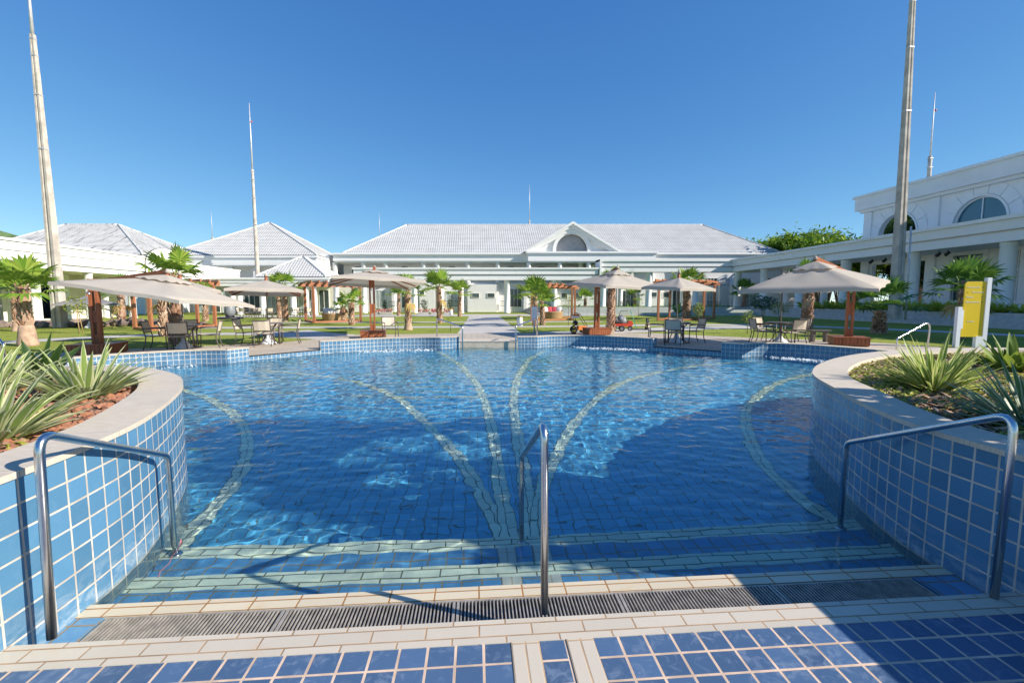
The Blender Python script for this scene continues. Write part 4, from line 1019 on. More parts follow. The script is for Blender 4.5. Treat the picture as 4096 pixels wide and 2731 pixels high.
# ------------------------------------------------------------------ palms
def trunk_mat(name, cols):
    t = NT(name); g = t.n('ShaderNodeNewGeometry'); q = t.n('ShaderNodeValToRGB'); t.l(g.outputs['Random Per Island'], q.inputs[0]); e = q.color_ramp.elements
    e[0].color = (*cols[0], 1); e[1].color = (*cols[-1], 1)
    for i, c in enumerate(cols[1:-1]): x = e.new((i+1)/(len(cols)-1)); x.color = (*c, 1)
    n = t.noise(t.obj(), 22, 4)
    t.set(t.mix(t.math('MULTIPLY', n, .5), q.outputs[0], tuple(x*.5 for x in cols[0])), .9); return t.m
MT['boot'] = trunk_mat('palm_leaf_boots', [(.20, .10, .06), (.48, .27, .17), (.70, .52, .39), (.34, .18, .11), (.60, .42, .30)])
MT['ptrunk'] = plain('palm_trunk_skin', (.40, .27, .19), .9, var=.25, scale=5, bump=.6, bscale=18)
MT['fibre'] = plain('dark_palm_fibre', (.10, .055, .035), .95, var=.4, scale=9, bump=.6)
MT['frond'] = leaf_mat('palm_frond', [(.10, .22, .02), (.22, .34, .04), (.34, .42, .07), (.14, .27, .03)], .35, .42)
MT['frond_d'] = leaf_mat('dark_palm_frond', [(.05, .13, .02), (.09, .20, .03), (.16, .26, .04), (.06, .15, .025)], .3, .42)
MT['frond_b'] = leaf_mat('blue_green_frond', [(.06, .15, .10), (.10, .20, .14), (.08, .17, .10), (.12, .22, .14)], .25, .45)
MT['dry'] = leaf_mat('dry_palm_leaf', [(.42, .25, .10), (.58, .42, .16), (.36, .20, .09), (.52, .46, .12)], .3, .7)
def fan_leaf(m, base, az, el, pet, rad, rg, seg=17, droop=.35):
    d = Vector((math.cos(az)*math.cos(el), math.sin(az)*math.cos(el), math.sin(el))); side = Vector((-math.sin(az), math.cos(az), 0)); up = side.cross(d)*-1
    p = base; mid = base+d*pet*.55+Vector((0, 0, .02)); c = base+d*pet-Vector((0, 0, pet*.10))
    w = .012+.01*rad
    for a, b in ((p, mid), (mid, c)):
        m.quad(a-side*w, a+side*w, b+side*w*.8, b-side*w*.8)
    fold = rg.uniform(.15, .35); span = rg.uniform(1.65, 2.1)
    for i in range(seg):
        t = (i+.5)/seg*2-1; th = t*span; L = rad*(1-.22*abs(t)**2)*rg.uniform(.9, 1.06)
        dr = (d*math.cos(th)+side*math.sin(th)); dr = (dr+up*fold*(1-abs(t))*.6).normalized()
        hw = L*span/seg*.62; sd = (d*-math.sin(th)+side*math.cos(th))
        q1 = c+dr*L*.55; q2 = c+dr*L-Vector((0, 0, droop*L*(.35+.4*rg.random()))); z = up*(.018*rad*(1 if i % 2 else -1))
        n = len(m.v); m.v += [tuple(c), tuple(q1-sd*hw+z), tuple(q1+sd*hw-z), tuple(q2)]
        m.face((n, n+1, n+2)); m.face((n+1, n+3, n+2))
def palm(label, x, y, z, h, R_, w0, w1, nleaf=22, seed=1, base=.0, dry=2, mat='frond', lift=.0, group='fan palms round the pool lawn'):
    rg = random.Random(seed); t = thing('fan_palm', label, 'palm tree', (x, y, z), rg.uniform(0, 6.28), group)
    m = MB(); hb = h*base; lx, ly = rg.uniform(-.04, .04)*h, rg.uniform(-.04, .04)*h
    pts = []; rr = []
    for i in range(9):
        k = i/8; pts.append((lx*k*k, ly*k*k, h*k-.05)); f = w0*(1-k)+w1*k
        rr.append(f*.34)
    m.tube(pts, rr, 14); m.build('trunk', MT['fibre'], t)
    if base:
        sb = MB(); sb.lathe([(w0*.56, -.03), (w0*.53, hb*.12), (w0*.47, hb*.45), (w0*.40, hb*.9), (w0*.36, hb*1.02)], n=20); sb.build('smooth_base', MT['ptrunk'], t)
    b = MB(); rows = max(6, int((h-hb)/.13)); per = 8
    for j in range(rows):
        k = base+(1-base)*(j+.3)/rows; r = (w0*(1-k)+w1*k)*.36
        for i in range(per):
            a = (i+.5*(j % 2)+rg.uniform(-.2, .2))/per*6.283; zz = h*k+rg.uniform(-.02, .02); cx, cy = lx*k*k, ly*k*k
            o = Vector((math.cos(a), math.sin(a), 0)); s = Vector((-math.sin(a), math.cos(a), 0)); bw = r*.50*rg.uniform(.7, 1.1); bl = r*rg.uniform(.45, .95); le = .13*rg.uniform(.8, 1.5)*min(1.6, h/2)
            p = Vector((cx, cy, zz))+o*r*.9
            tip = p+o*bl*.55+Vector((0, 0, le)); n = len(b.v)
            b.v += [tuple(p-s*bw-Vector((0, 0, .05))), tuple(p+s*bw-Vector((0, 0, .05))), tuple(tip+s*bw*.45), tuple(tip-s*bw*.45), tuple(tip-o*.03-s*bw*.4+Vector((0, 0, .015))), tuple(tip-o*.03+s*bw*.4+Vector((0, 0, .015))), tuple(p-o*r*.2-s*bw), tuple(p-o*r*.2+s*bw)]
            for f in ((0, 1, 2, 3), (3, 2, 5, 4), (4, 5, 7, 6), (0, 3, 4, 6), (1, 7, 5, 2)): b.face([n+q for q in f])
    b.build('leaf_boots', MT['boot'], t)
    c = MB(); top = Vector((lx, ly, h-.04+lift))
    for i in range(nleaf):
        f = (i+.5)/nleaf; el = R(82)-f*R(92)+rg.uniform(-.15, .15); az = i*2.39996+rg.uniform(-.25, .25)
        fan_leaf(c, top+Vector((math.cos(az)*w1*.25, math.sin(az)*w1*.25, .05-.12*f)), az, el, R_*rg.uniform(.46, .66), R_*rg.uniform(.54, .70), rg, 17, .2+.35*f)
    c.build('crown', MT[mat], t)
    if dry:
        q = MB()
        for i in range(dry):
            az = rg.uniform(0, 6.28); fan_leaf(q, top+Vector((0, 0, -.12)), az, R(-38)-rg.uniform(0, .5), R_*.5, R_*.45, rg, 11, .9)
        q.build('dry_leaves', MT['dry'], t)
    return t
def GZ(d, y, z=0):
    """ground point at height z seen at photo column d, row y"""
    f = 1045.0; P_, Y_ = R(5.14), R(4.4); cp, sp, cy_, sy_ = math.cos(P_), math.sin(P_), math.cos(Y_), math.sin(Y_)
    a = (d-1176)/f; b = -(y-784)/f; r = (sy_*cp+a*cy_+b*sy_*sp, cy_*cp-a*sy_+b*cy_*sp, -sp+b*cp); k = (z-1.5)/r[2]; return r[0]*k, r[1]*k
PALMS = [  # column, foot row, z, trunk-top row, crown radius px, width px, leaves, smooth base, dry, material, label
 (65, 793, 0, 655, 78, 42, 26, .34, 0, 'frond', 'stout palm with bulging smooth base at the left edge, before the tall pole'),
 (42, 760, 0, 668, 60, 25, 20, .2, 0, 'frond', 'thinner palm just behind the stout one at the left edge'),
 (406, 788, 0, 628, 66, 42, 24, .0, 2, 'frond', 'tall bright palm rising above the left parasol, behind the first cafe table'),
 (380, 772, 0, 668, 50, 36, 16, .0, 3, 'frond', 'rough trunked palm with yellow dead leaves, half hidden by the left parasol'),
 (281, 745, 0, 672, 46, 24, 16, .0, 2, 'frond_d', 'leaning dark trunked palm by the left arcade columns, under the left parasol'),
 (473, 737, 0, 680, 34, 18, 16, .0, 0, 'frond', 'slim palm between the red pergola posts right of the left parasol'),
 (656, 738, 0, 660, 44, 20, 20, .0, 0, 'frond', 'palm in front of the pavilion, larger of the close pair'),
 (642, 733, 0, 678, 34, 15, 16, .0, 0, 'frond', 'smaller palm of the close pair in front of the pavilion'),
 (808, 746, 0, 694, 36, 21, 20, .0, 0, 'frond', 'short palm in front of the left pergola daybed'),
 (788, 737, 0, 704, 26, 16, 14, .0, 0, 'frond', 'small palm right behind the wicker daybed of the left pergola'),
 (938, 757, 0, 668, 46, 23, 20, .18, 1, 'frond', 'palm with smooth lower trunk right of the lone cream chair'),
 (916, 725, 0, 672, 28, 12, 16, .0, 0, 'frond', 'thin palm just left of the smooth based one, beyond the parasol'),
 (1010, 742, 0, 660, 46, 19, 22, .0, 1, 'frond', 'full palm left of the straight path'),
 (1056, 727, 0, 668, 32, 14, 18, .0, 0, 'frond', 'smaller palm nearest the left side of the straight path'),
 (1229, 749, 0, 678, 50, 19, 24, .0, 0, 'frond', 'leaning palm right of the straight path, left trunk of the pair'),
 (1246, 746, 0, 690, 42, 19, 18, .0, 0, 'frond', 'palm with low green shoots, right trunk of the pair by the path'),
 (1402, 763, 0, 648, 40, 29, 20, .0, 0, 'frond', 'palm behind the right middle parasol, beside the red garden cart'),
 (1344, 711, .5, 684, 26, 12, 16, .0, 0, 'frond', 'small palm on the terrace left of the right middle parasol'),
 (1458, 709, .5, 678, 24, 12, 14, .0, 0, 'frond', 'thin small palm on the terrace above the red cart'),
 (1576, 732, 0, 655, 46, 27, 24, .0, 0, 'frond', 'thick palm behind the small table parasol, inside the right pergola'),
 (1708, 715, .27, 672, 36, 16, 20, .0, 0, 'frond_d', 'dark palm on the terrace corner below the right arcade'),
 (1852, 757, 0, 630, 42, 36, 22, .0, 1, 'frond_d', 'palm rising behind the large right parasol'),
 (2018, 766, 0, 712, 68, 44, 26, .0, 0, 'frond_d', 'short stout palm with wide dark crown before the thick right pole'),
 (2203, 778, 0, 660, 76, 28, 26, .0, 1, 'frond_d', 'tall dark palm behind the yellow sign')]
for i, (d, fy, z, ty, rp, wp, nl, bs, dr, mt, lb) in enumerate(PALMS):
    x, y = GZ(d, fy, z); px = math.hypot(y*math.cos(R(4.4))+x*math.sin(R(4.4)), 0)/1045
    palm(lb, x, y, z-.012, (fy-ty)*px*.985, rp*px*.97, wp*px*.84, wp*px*.62, max(9, int(nl*.62)), 100+i, bs, dr, mt, lift=.35 if d == 2018 else 0)

# ------------------------------------------------------------------ parasols
MT['canvas'] = None
def canvas_mat(name, col):
    t = NT(name); o = t.obj(); n = t.noise(o, 1.4, 4, .6); w = t.noise(o, 90, 2)
    c = t.mix(t.ramp(n, .3, .7), tuple(x*.92 for x in col), col); t.set(c, .85, spec=.15); t.bump(n, .25, .03)
    tr = t.n('ShaderNodeBsdfTranslucent'); mx = t.n('ShaderNodeMixShader'); mx.inputs[0].default_value = .32
    t.l(c, tr.inputs[0]); t.l(t.b.outputs[0], mx.inputs[1]); t.l(tr.outputs[0], mx.inputs[2]); t.l(mx.outputs[0], t.out.inputs[0]); return t.m
MT['canvas'] = canvas_mat('parasol_canvas', (.59, .53, .455)); MT['canvas_shade'] = canvas_mat('shaded_parasol_canvas', (.30, .29, .30))  # second canvas is a darker copy, shade put into its colour
def wood_mat(name, a, b):
    t = NT(name); uv = t.uv(); n = t.noise(t.scl(t.obj(), 14, 14, 1.6), 2, 5, .6); g = t.n('ShaderNodeNewGeometry').outputs['Random Per Island']
    c = t.mix(t.ramp(n, .3, .7), a, b); c = t.mix(t.math('MULTIPLY', g, .4), c, tuple(x*.55 for x in a)); t.set(c, .45, spec=.4); t.bump(n, .2, .003); return t.m
MT['wood'] = wood_mat('stained_parasol_wood', (.26, .075, .03), (.40, .14, .055))
MT['pwood'] = wood_mat('pergola_wood', (.34, .125, .06), (.46, .19, .09))
def xf(c, yaw, tx, ty):
    def f(a, b, h):
        u = Matrix.Rotation(tx, 3, 'X') @ Vector((a, b, h)); u = Matrix.Rotation(ty, 3, 'Y') @ u; u = Matrix.Rotation(yaw, 3, 'Z') @ u
        return Vector(c)+u
    return f
def canopy(t, c, yaw, tx, ty, S, rise, mat, vent=True):
    """square canopy of eight panels with sagging edges, valance, vent cap and ribs"""
    o = Vector(t.location); T0 = xf(c, yaw, tx, ty); T = lambda a, b, h: tuple(T0(a, b, h)-o)
    m = MB(); H = S/2; n = 8
    rim = []
    for k in range(4):
        a0 = [(-H, -H), (H, -H), (H, H), (-H, H)][k]; a1 = [(-H, -H), (H, -H), (H, H), (-H, H)][(k+1) % 4]
        for j in range(n):
            s = j/n; sag = .045*S/3*math.sin(math.pi*((s*2) % 1)); x, y = a0[0]+(a1[0]-a0[0])*s, a0[1]+(a1[1]-a0[1])*s
            rim.append((x*(1-sag*.35), y*(1-sag*.35), sag*.6, s))
    N = len(rim); lev = 7; base = len(m.v)
    for i in range(lev+1):
        q = .04+(1-.04)*i/lev
        for x, y, sg, s in rim:
            dip = -.10*math.sin(math.pi*q)*(math.sin(math.pi*((s*2) % 1)))*rise*.6
            m.v.append(T(x*q, y*q, rise*(1-q)**1.0*1.0+sg*q*q+dip+.035*rise*math.sin(math.pi*q)))
    for i in range(lev):
        for j in range(N): j2 = (j+1) % N; m.face((base+i*N+j, base+(i+1)*N+j, base+(i+1)*N+j2, base+i*N+j2), None, True)
    b2 = len(m.v)
    for x, y, sg, s in rim: m.v.append(T(x*1.004, y*1.004, sg-.085))
    for j in range(N): j2 = (j+1) % N; m.face((base+lev*N+j, b2+j, b2+j2, base+lev*N+j2))
    cv = m.build('canopy', mat, t)
    if vent:
        v = MB(); b = len(v.v); K = 6
        for i in range(K+1):
            q = .03+.27*i/K
            for j, (x, y, sg, s) in enumerate(rim): v.v.append(T(x*q, y*q, rise*(1-q)+.07+.03*rise-(.03*(i/K)**3)*(1+.8*math.sin(j*2.4))))
        for i in range(K):
            for j in range(N): j2 = (j+1) % N; v.face((b+i*N+j, b+(i+1)*N+j, b+(i+1)*N+j2, b+i*N+j2), None, True)
        v.build('vent_cap', mat, cv)
    for i, (x, y) in enumerate(((-H, -H), (0, -H), (H, -H), (H, 0), (H, H), (0, H), (-H, H), (-H, 0))):
        r = MB(); r.beam(T(x*.06, y*.06, rise*.80), T(x*.97, y*.97, -.05), .035, .05); r.build('rib', MT['wood'], t)
    for i, (x, y) in enumerate(((-H, -H), (H, -H), (H, H), (-H, H))):
        r = MB(); r.beam(T(x*.05, y*.05, rise*.45), T(x*.5, y*.5, rise*.44), .03, .035); r.build('strut', MT['wood'], t)
    hb = MB(); a, b_ = T(0, 0, rise*.40), T(0, 0, rise+.16); hb.tube([a, b_], [.06, .045], 10); hb.build('hub', MT['wood'], t)
    f = MB(); f.tube([T(0, 0, rise+.13), T(0, 0, rise+.24)], [.075, .035], 8); f.build('finial', mat, t)
    return T
def cantilever(label, base, yawb, c, yaw, tx, ty, S, rise, arm_z, bs=(.98, .98, .30), mt=None):
    t = thing('cantilever_parasol', label, 'parasol', (base[0], base[1], 0), 0, 'beige cantilever parasols on wooden boxes')
    M = Matrix.Rotation(yawb, 4, 'Z'); b = MB(); w, d, h = bs
    n = 9
    for sx in (-1, 1):
        for i in range(n):
            y0 = -d/2+d*i/n; b.box(sx*(w/2-.025), sx*w/2, y0+.006, y0+d/n-.006, .03, h-.032, M); x0 = -w/2+.03+(w-.06)*i/n
            b.box(x0+.006, x0+(w-.06)/n-.006, sx*(d/2-.025), sx*d/2, .03, h-.032, M)
    b.box(-w/2+.03, w/2-.03, -d/2+.03, d/2-.03, .0, h-.06, M)
    bx = b.build('base_box', MT['wood'], t)
    l = MB()
    for i in range(8): y0 = -d/2-.02+(d+.04)*i/8; l.box(-w/2-.02, w/2+.02, y0+.004, y0+(d+.04)/8-.004, h-.03, h, M)
    l.build('lid', MT['wood'], bx)
    m = MB(); s = .075
    for sx in (-1, 1): m.box(sx*s-.032, sx*s+.032, -.085, .085, h, arm_z, M)
    for z0, z1 in ((h, h+.25), (arm_z*.42, arm_z*.58), (arm_z-.35, arm_z)): m.box(-s+.033, s-.033, -.07, .07, z0, z1, M)
    m.build('mast', MT['wood'], t)
    T = canopy(t, c, yaw, tx, ty, S, rise, mt or MT['canvas'])
    a = MB(); hub = Vector(T(0, 0, rise+.13)); a.beam((0, 0, arm_z-.12), hub+Vector((0, 0, .02)), .09, .14)
    a.build('arm', MT['wood'], t)
    g = MB(); g.tube([(0, -.1, arm_z-.35), (0, -.2, arm_z-.37), (.06, -.2, arm_z-.45)], .02, 6); g.build('crank', MT['steel'], t)
    return t
cantilever('large tilted cream parasol over the left cafe table, on a dark wooden box', (-10.69, 13.68), .2, (-8.38, 13.0, 1.644), -.091, -.053, .143, 3.12, .47, 2.10)
cantilever('large cream parasol at the right on a reddish slatted wooden box, by the bench', (12.45, 14.35), -.5, (10.55, 13.59, 1.95), -.829, .093, -.009, 3.44, .69, 2.45)
cantilever('cream parasol left of the path seen from below, its wooden ribs showing', (-4.22, 18.83), .25, (-4.25, 19.5, 2.235), .333, -.051, .038, 3.5, .47, 2.35)
cantilever('cream parasol right of the path on a low wooden box, beside the garden machines', (5.28, 19.78), .15, (5.78, 18.7, 2.09), .317, .066, .028, 3.0, .60, 2.35, (1.0, .8, .30))
MT['pole_grey'] = plain('taupe_powder_coat', (.20, .165, .14), .45, .2, var=.06)
MT['base_w'] = plain('white_parasol_foot', (.66, .66, .68), .5)
def parasol(label, x, y, c_z, yaw, S, rise, tx=0, ty=0, mat=None, foot=True):
    t = thing('table_parasol', label, 'parasol', (x, y, 0), 0, 'parasols standing through cafe tables'); m = MB(); m.tube([(0, 0, .05), (0, 0, c_z+rise)], .022, 8); m.build('pole', MT['pole_grey'], t)
    if foot: f = MB(); f.lathe([(.25, 0), (.25, .05), (.2, .08), (.09, .2), (.05, .34), (.03, .36)], n=20); f.build('foot', MT['base_w'], t)
    canopy(t, (x, y, c_z), yaw, tx, ty, S, rise, mat or MT['canvas'], False); return t
parasol('cream parasol standing through the left middle table', -7.2, 16.3, 1.79, .388, 2.25, .40, -.059, .021)
parasol('cream parasol in the leftmost table, mostly hidden behind the large tilted one', -9.2, 15.02, 1.80, .5, 2.1, .36)
parasol('small cream parasol through the table right of the cones', 7.05, 15.6, 1.93, .42, 1.75, .38, .05, 0)
parasol('cream parasol in the rightmost table, behind the large right parasol', 10.78, 15.42, 1.86, .25, 2.0, .36)
parasol('parasol in shade-darkened canvas at the far left edge behind the stout palms', -26.0, 24.6, 1.25, .3, 2.6, .45, 0, 0, MT['canvas_shade'])
parasol('parasol in shade-darkened canvas by the columns, right of the tallest left pole', -21.3, 26.8, 1.30, .6, 2.6, .45, 0, 0, MT['canvas_shade'])

# ------------------------------------------------------------------ cafe tables and chairs
MT['sling'] = plain('cream_sling_fabric', (.56, .48, .38), .8, var=.05, scale=6)
MT['frame_met'] = plain('taupe_chair_frame', (.135, .115, .105), .45, .3, var=.05)
def make_chair(label):
    t = thing('cafe_chair', label, 'chair', (0, 0, 0), 0, 'sling chairs on the pool deck'); w, d = .25, .25; r = .017
    s = MB(); k = 6
    for i in range(k):
        y0, y1 = d-.5*i/k, d-.5*(i+1)/k; f = lambda y: .425-.02*math.sin(math.pi*(y+d)/(2*d))+.01*(y/d)
        s.quad((-w+.02, y0, f(y0)), (-w+.02, y1, f(y1)), (w-.02, y1, f(y1)), (w-.02, y0, f(y0)), None, True); s.quad((w-.02, y0, f(y0)-.012), (w-.02, y1, f(y1)-.012), (-w+.02, y1, f(y1)-.012), (-w+.02, y0, f(y0)-.012), None, True)
    s.build('seat', MT['sling'], t)
    b = MB()
    for i in range(6):
        z0, z1 = .53+.31*i/6, .53+.31*(i+1)/6; g = lambda z: -d-.02-(z-.42)*.20; c = .025
        for x0, x1, a0, a1 in ((-w+.02, -w*.4, 0, c), (-w*.4, w*.4, c, c), (w*.4, w-.02, c, 0)):
            b.quad((x0, g(z0)-a0, z0), (x0, g(z1)-a0, z1), (x1, g(z1)-a1, z1), (x1, g(z0)-a1, z0), None, True); b.quad((x1, g(z0)-a1+.012, z0), (x1, g(z1)-a1+.012, z1), (x0, g(z1)-a0+.012, z1), (x0, g(z0)-a0+.012, z0), None, True)
    b.build('backrest', MT['sling'], t)
    g = lambda z: -d-.02-(z-.42)*.20
    for sx in (-1, 1):
        l = MB(); l.tube([(sx*w, d+.01, .63), (sx*w, d+.015, .3), (sx*w, d+.03, 0)], r, 6); l.build('leg', MT['frame_met'], t)
        l = MB(); l.tube([(sx*w, g(.87), .87), (sx*w, g(.6), .6), (sx*w, -d, .38), (sx*w, -d-.02, .2), (sx*w, -d-.09, 0)], r, 6); l.build('leg', MT['frame_met'], t)
        a = MB(); a.tube([(sx*w, g(.64), .645), (sx*w, 0, .655), (sx*w, d+.02, .64)], [.018, .022, .018], 6); a.build('armrest', MT['frame_met'], t)
    f = MB(); f.tube([(-w, d, .41), (-w, -d, .41), (w, -d, .41), (w, d, .41)], .014, 6, True); f.build('seat_frame', MT['frame_met'], t)
    f = MB(); f.tube([(-w, g(.865), .865), (-w*.4, g(.85)-.03, .85), (w*.4, g(.85)-.03, .85), (w, g(.865), .865)], .016, 6); f.build('top_rail', MT['frame_met'], t)
    f = MB(); f.tube([(-w, g(.52), .52), (w, g(.52), .52)], .012, 6); f.build('back_rail', MT['frame_met'], t); return t
def make_table(label):
    t = thing('cafe_table', label, 'table', (0, 0, 0), 0, 'round cafe tables on the pool deck'); m = MB(); m.lathe([(.44, .705), (.46, .712), (.46, .728), (.45, .735)], n=32); m.build('tabletop', MT['frame_met'], t)
    for i in range(4):
        a = i*math.pi/2+.78; c, s = math.cos(a), math.sin(a); l = MB(); l.tube([(c*.36, s*.36, .70), (c*.24, s*.24, .56), (c*.14, s*.14, .38), (c*.22, s*.22, .16), (c*.36, s*.36, 0)], .018, 6); l.build('leg', MT['frame_met'], t)
    r = MB(); r.tube([(.17*math.cos(k*.5236), .17*math.sin(k*.5236), .40) for k in range(12)], .012, 6, True); r.build('ring', MT['frame_met'], t); return t
SETS = [((-9.2, 15.02), (.35, 2.0, 3.35, 5.15), 'leftmost cafe table, under the large tilted parasol', 1.0),
        ((-7.2, 16.3), (.25, 1.75, 3.25, 4.95), 'left middle cafe table, before the blue pool wall gap', 1.0),
        ((7.05, 15.6), (.15, 1.2, 2.75, 4.2), 'cafe table right of the cones, on the deck gap', 1.0),
        ((10.78, 15.42), (.1, 1.8, 3.1, 4.75), 'rightmost cafe table, beside the bench', 1.0)]
SIDE = ['chair on the right side of the ', 'chair on the far side of the ', 'chair on the left side of the ', 'chair with its back to the pool at the ']
T0 = C0 = None
for (x, y), ang, nm, sc in SETS:
    if T0 is None: T0 = make_table('round dark '+nm); T0.location = (x, y, 0)
    else: copy_thing(T0, (x, y, 0), .3, 'round dark '+nm)
    for k, a in enumerate(ang):
        px, py = x+.66*math.cos(a), y+.66*math.sin(a); rz = a+math.pi/2+rnd.uniform(-.12, .12)
        lb = SIDE[k]+nm.split(',')[0]
        if C0 is None: C0 = make_chair(lb); C0.location = (px, py, 0); C0.rotation_euler = (0, 0, rz)
        else: copy_thing(C0, (px, py, 0), rz, lb)
copy_thing(C0, (-3.35, 17.9, 0), math.pi*1.12, 'single cream sling chair standing alone by the wooden box left of the path')
FAR = [((-18.2, 41.5), 'patio table nearest the left pergola'), ((-20.6, 43.0), 'patio table in front of the pavilion columns'), ((-15.6, 42.2), 'patio table right of the close palm pair')]
for i, ((x, y), nm) in enumerate(FAR):
    copy_thing(T0, (x, y, 0), .4, 'small distant dark '+nm, 'cafe tables on the far patio')
    for k, a in enumerate((.4+i, 2.0+i, 3.6+i, 5.2+i)): copy_thing(C0, (x+.68*math.cos(a), y+.68*math.sin(a), 0), a+math.pi/2, 'pale chair around the distant '+nm, 'chairs of the '+nm)

# ------------------------------------------------------------------ pergolas and daybeds
def pergola(label, posts, h, extra=.45):
    cx, cy = sum(p[0] for p in posts)/4, sum(p[1] for p in posts)/4
    t = thing('pergola', label, 'pergola', (cx, cy, 0), 0, 'reddish wooden pergolas on the lawn'); Q = [Vector((p[0]-cx, p[1]-cy, 0)) for p in posts]
    for q in Q: m = MB(); m.beam((q.x, q.y, -.01), (q.x, q.y, h), .15); m.build('post', MT['pwood'], t)
    a, b, c, d = Q
    for p, q in ((a, b), (d, c)):
        u = (q-p).normalized()*extra; m = MB(); m.beam((p.x-u.x, p.y-u.y, h+.09), (q.x+u.x, q.y+u.y, h+.09), .09, .18); m.build('beam', MT['pwood'], t)
    n = 7; u = (d-a).normalized()*extra
    for i in range(n+1):
        k = -.05+1.1*i/n; p = a+(b-a)*k-u; q = d+(c-d)*k+u; m = MB(); m.beam((p.x, p.y, h+.25), (q.x, q.y, h+.25), .07, .15); m.build('rafter', MT['pwood'], t)
    m = MB()
    for p, q in ((a, b), (b, c), (c, d), (d, a)): m.beam((p.x, p.y, .06), (q.x, q.y, .06), .10, .12)
    m.build('floor_frame', MT['pwood'], t); return t
pergola('pergola with red posts behind the left parasol and first cafe table', [GZ(348, 760), GZ(495, 750), GZ(455, 744), GZ(311, 756)], 2.35)
pergola('pergola left of the path holding a round wicker daybed with white cushions', [GZ(722, 741.5), GZ(829, 738.5), GZ(812, 734.5), GZ(703, 738)], 2.5)
pergola('pergola right of the path holding a round wicker daybed with a red cushion', [GZ(1221, 738), GZ(1313, 734.5), GZ(1320, 729), GZ(1243, 731)], 2.5)
pergola('pergola around the thick palm behind the small table parasol', [GZ(1511, 736), GZ(1615, 735), GZ(1639, 731.5), GZ(1537, 732)], 2.75)
def wick():
    t = NT('woven_wicker'); uv = t.uv(); w = t.n('ShaderNodeTexWave'); t.l(uv, w.inputs[0]); w.inputs['Scale'].default_value = 9; w.inputs['Distortion'].default_value = 2
    t.set(t.mix(w.outputs['Fac'], (.30, .17, .08), (.52, .33, .17)), .7); t.bump(w.outputs['Fac'], .5, .01); return t.m
MT['wicker'] = wick(); MT['cushion_w'] = plain('white_cushion', (.72, .69, .64), .9); MT['cushion_r'] = plain('red_cushion', (.45, .06, .08), .9); MT['mattress'] = plain('beige_mattress', (.6, .54, .45), .9)
def pillow(t, x, y, z, s, rz, mat, name='cushion'):
    m = MB(); M = Matrix.Translation((x, y, z)) @ Matrix.Rotation(rz, 4, 'Z') @ Matrix.Rotation(1.1, 4, 'X'); n = 6
    for sg in (1, -1):
        b = len(m.v)
        for j in range(n+1):
            for i in range(n+1):
                u, v = i/n*2-1, j/n*2-1; h = .30*(1-u**4)*(1-v**4); m.v.append(tuple(M @ Vector((u*s*(1-.06*v*v), v*s*(1-.06*u*u), sg*h*s))))
        for j in range(n):
            for i in range(n): q = [b+j*(n+1)+i, b+j*(n+1)+i+1, b+(j+1)*(n+1)+i+1, b+(j+1)*(n+1)+i]; m.face(q if sg > 0 else q[::-1], None, True)
    m.build(name, mat, t)
def daybed(label, x, y, cols):
    t = thing('daybed', label, 'daybed', (x, y, 0), 0, 'round wicker daybeds in the pergolas'); m = MB(); m.lathe([(.78, 0), (.84, .2), (.88, .48), (.92, .56), (.86, .58), (.82, .40), (.02, .40)], n=30, cap=False)
    for i in range(13):
        a = .25+i/12*2.65; 
    m.build('wicker_base', MT['wicker'], t)
    b = MB(); k = 18
    for i in range(k):
        a0, a1 = .2+2.75*i/k, .2+2.75*(i+1)/k; h0, h1 = .56+.34*math.sin(math.pi*i/k)**.6, .56+.34*math.sin(math.pi*(i+1)/k)**.6
        for r, sg in ((.9, 1), (.84, -1)):
            q = [(r*math.cos(a0), r*math.sin(a0), .5), (r*math.cos(a1), r*math.sin(a1), .5), ((r+.05)*math.cos(a1), (r+.05)*math.sin(a1), h1), ((r+.05)*math.cos(a0), (r+.05)*math.sin(a0), h0)]
            m2 = q if sg > 0 else q[::-1]; b.quad(*m2, None, True)
    b.build('backrest', MT['wicker'], t)
    c = MB(); c.lathe([(.80, .402), (.82, .46), (.80, .54), (.02, .56)], n=26, cap=False); c.build('mattress', MT['mattress'], t)
    for i, cl in enumerate(cols): pillow(t, -.55+1.1*i/(len(cols)-1), .30-.12*abs(i-1.5), .74, .26, (i-1.5)*-.35, cl)
x, y = GZ(762, 737.5); daybed('round wicker daybed with white cushions under the pergola left of the path', x, y+.7, [MT['cushion_w'], MT['cushion_w'], MT['cushion_w'], MT['cushion_r']])
x, y = GZ(1270, 731); daybed('round wicker daybed with red and white cushions under the pergola right of the path', x, y+.3, [MT['cushion_w'], MT['cushion_r'], MT['cushion_r'], MT['cushion_w']])

# ------------------------------------------------------------------ yellow wayfinding sign
MT['yellow'] = plain('yellow_sign_panel', (.72, .50, .008), .4, var=.02); MT['sign_white'] = plain('white_sign_post', (.78, .79, .82), .4, var=.02); MT['letter'] = plain('white_lettering', (.85, .85, .8), .5, var=0); MT['arrow'] = plain('dark_arrow_dot', (.16, .10, .03), .5, var=0)
sg = thing('wayfinding_sign', 'yellow directory sign between two white posts, beyond the right planter', 'sign', (15.80, 13.4, 0), R(-9))
m = MB(); P = [(-.30, .34), (.32, .34), (.32, 2.10), (-.20, 2.10), (-.26, 2.08), (-.295, 2.04), (-.30, 2.0)]; m.ext_y(P, -.02, .02); pn = m.build('panel', MT['yellow'], sg)
m = MB(); m.box(-.48, -.36, -.06, .06, 0, 1.30); m.build('post', MT['sign_white'], sg); m = MB(); m.box(.321, .45, -.05, .07, 0, 2.22); m.build('post', MT['sign_white'], sg); m = MB(); m.box(-.36, -.301, -.05, .05, .6, 1.2); m.build('bracket', MT['sign_white'], sg); m = MB(); m.box(.12, .30, -.06, .06, 0, .36); m.build('post', MT['sign_white'], sg)
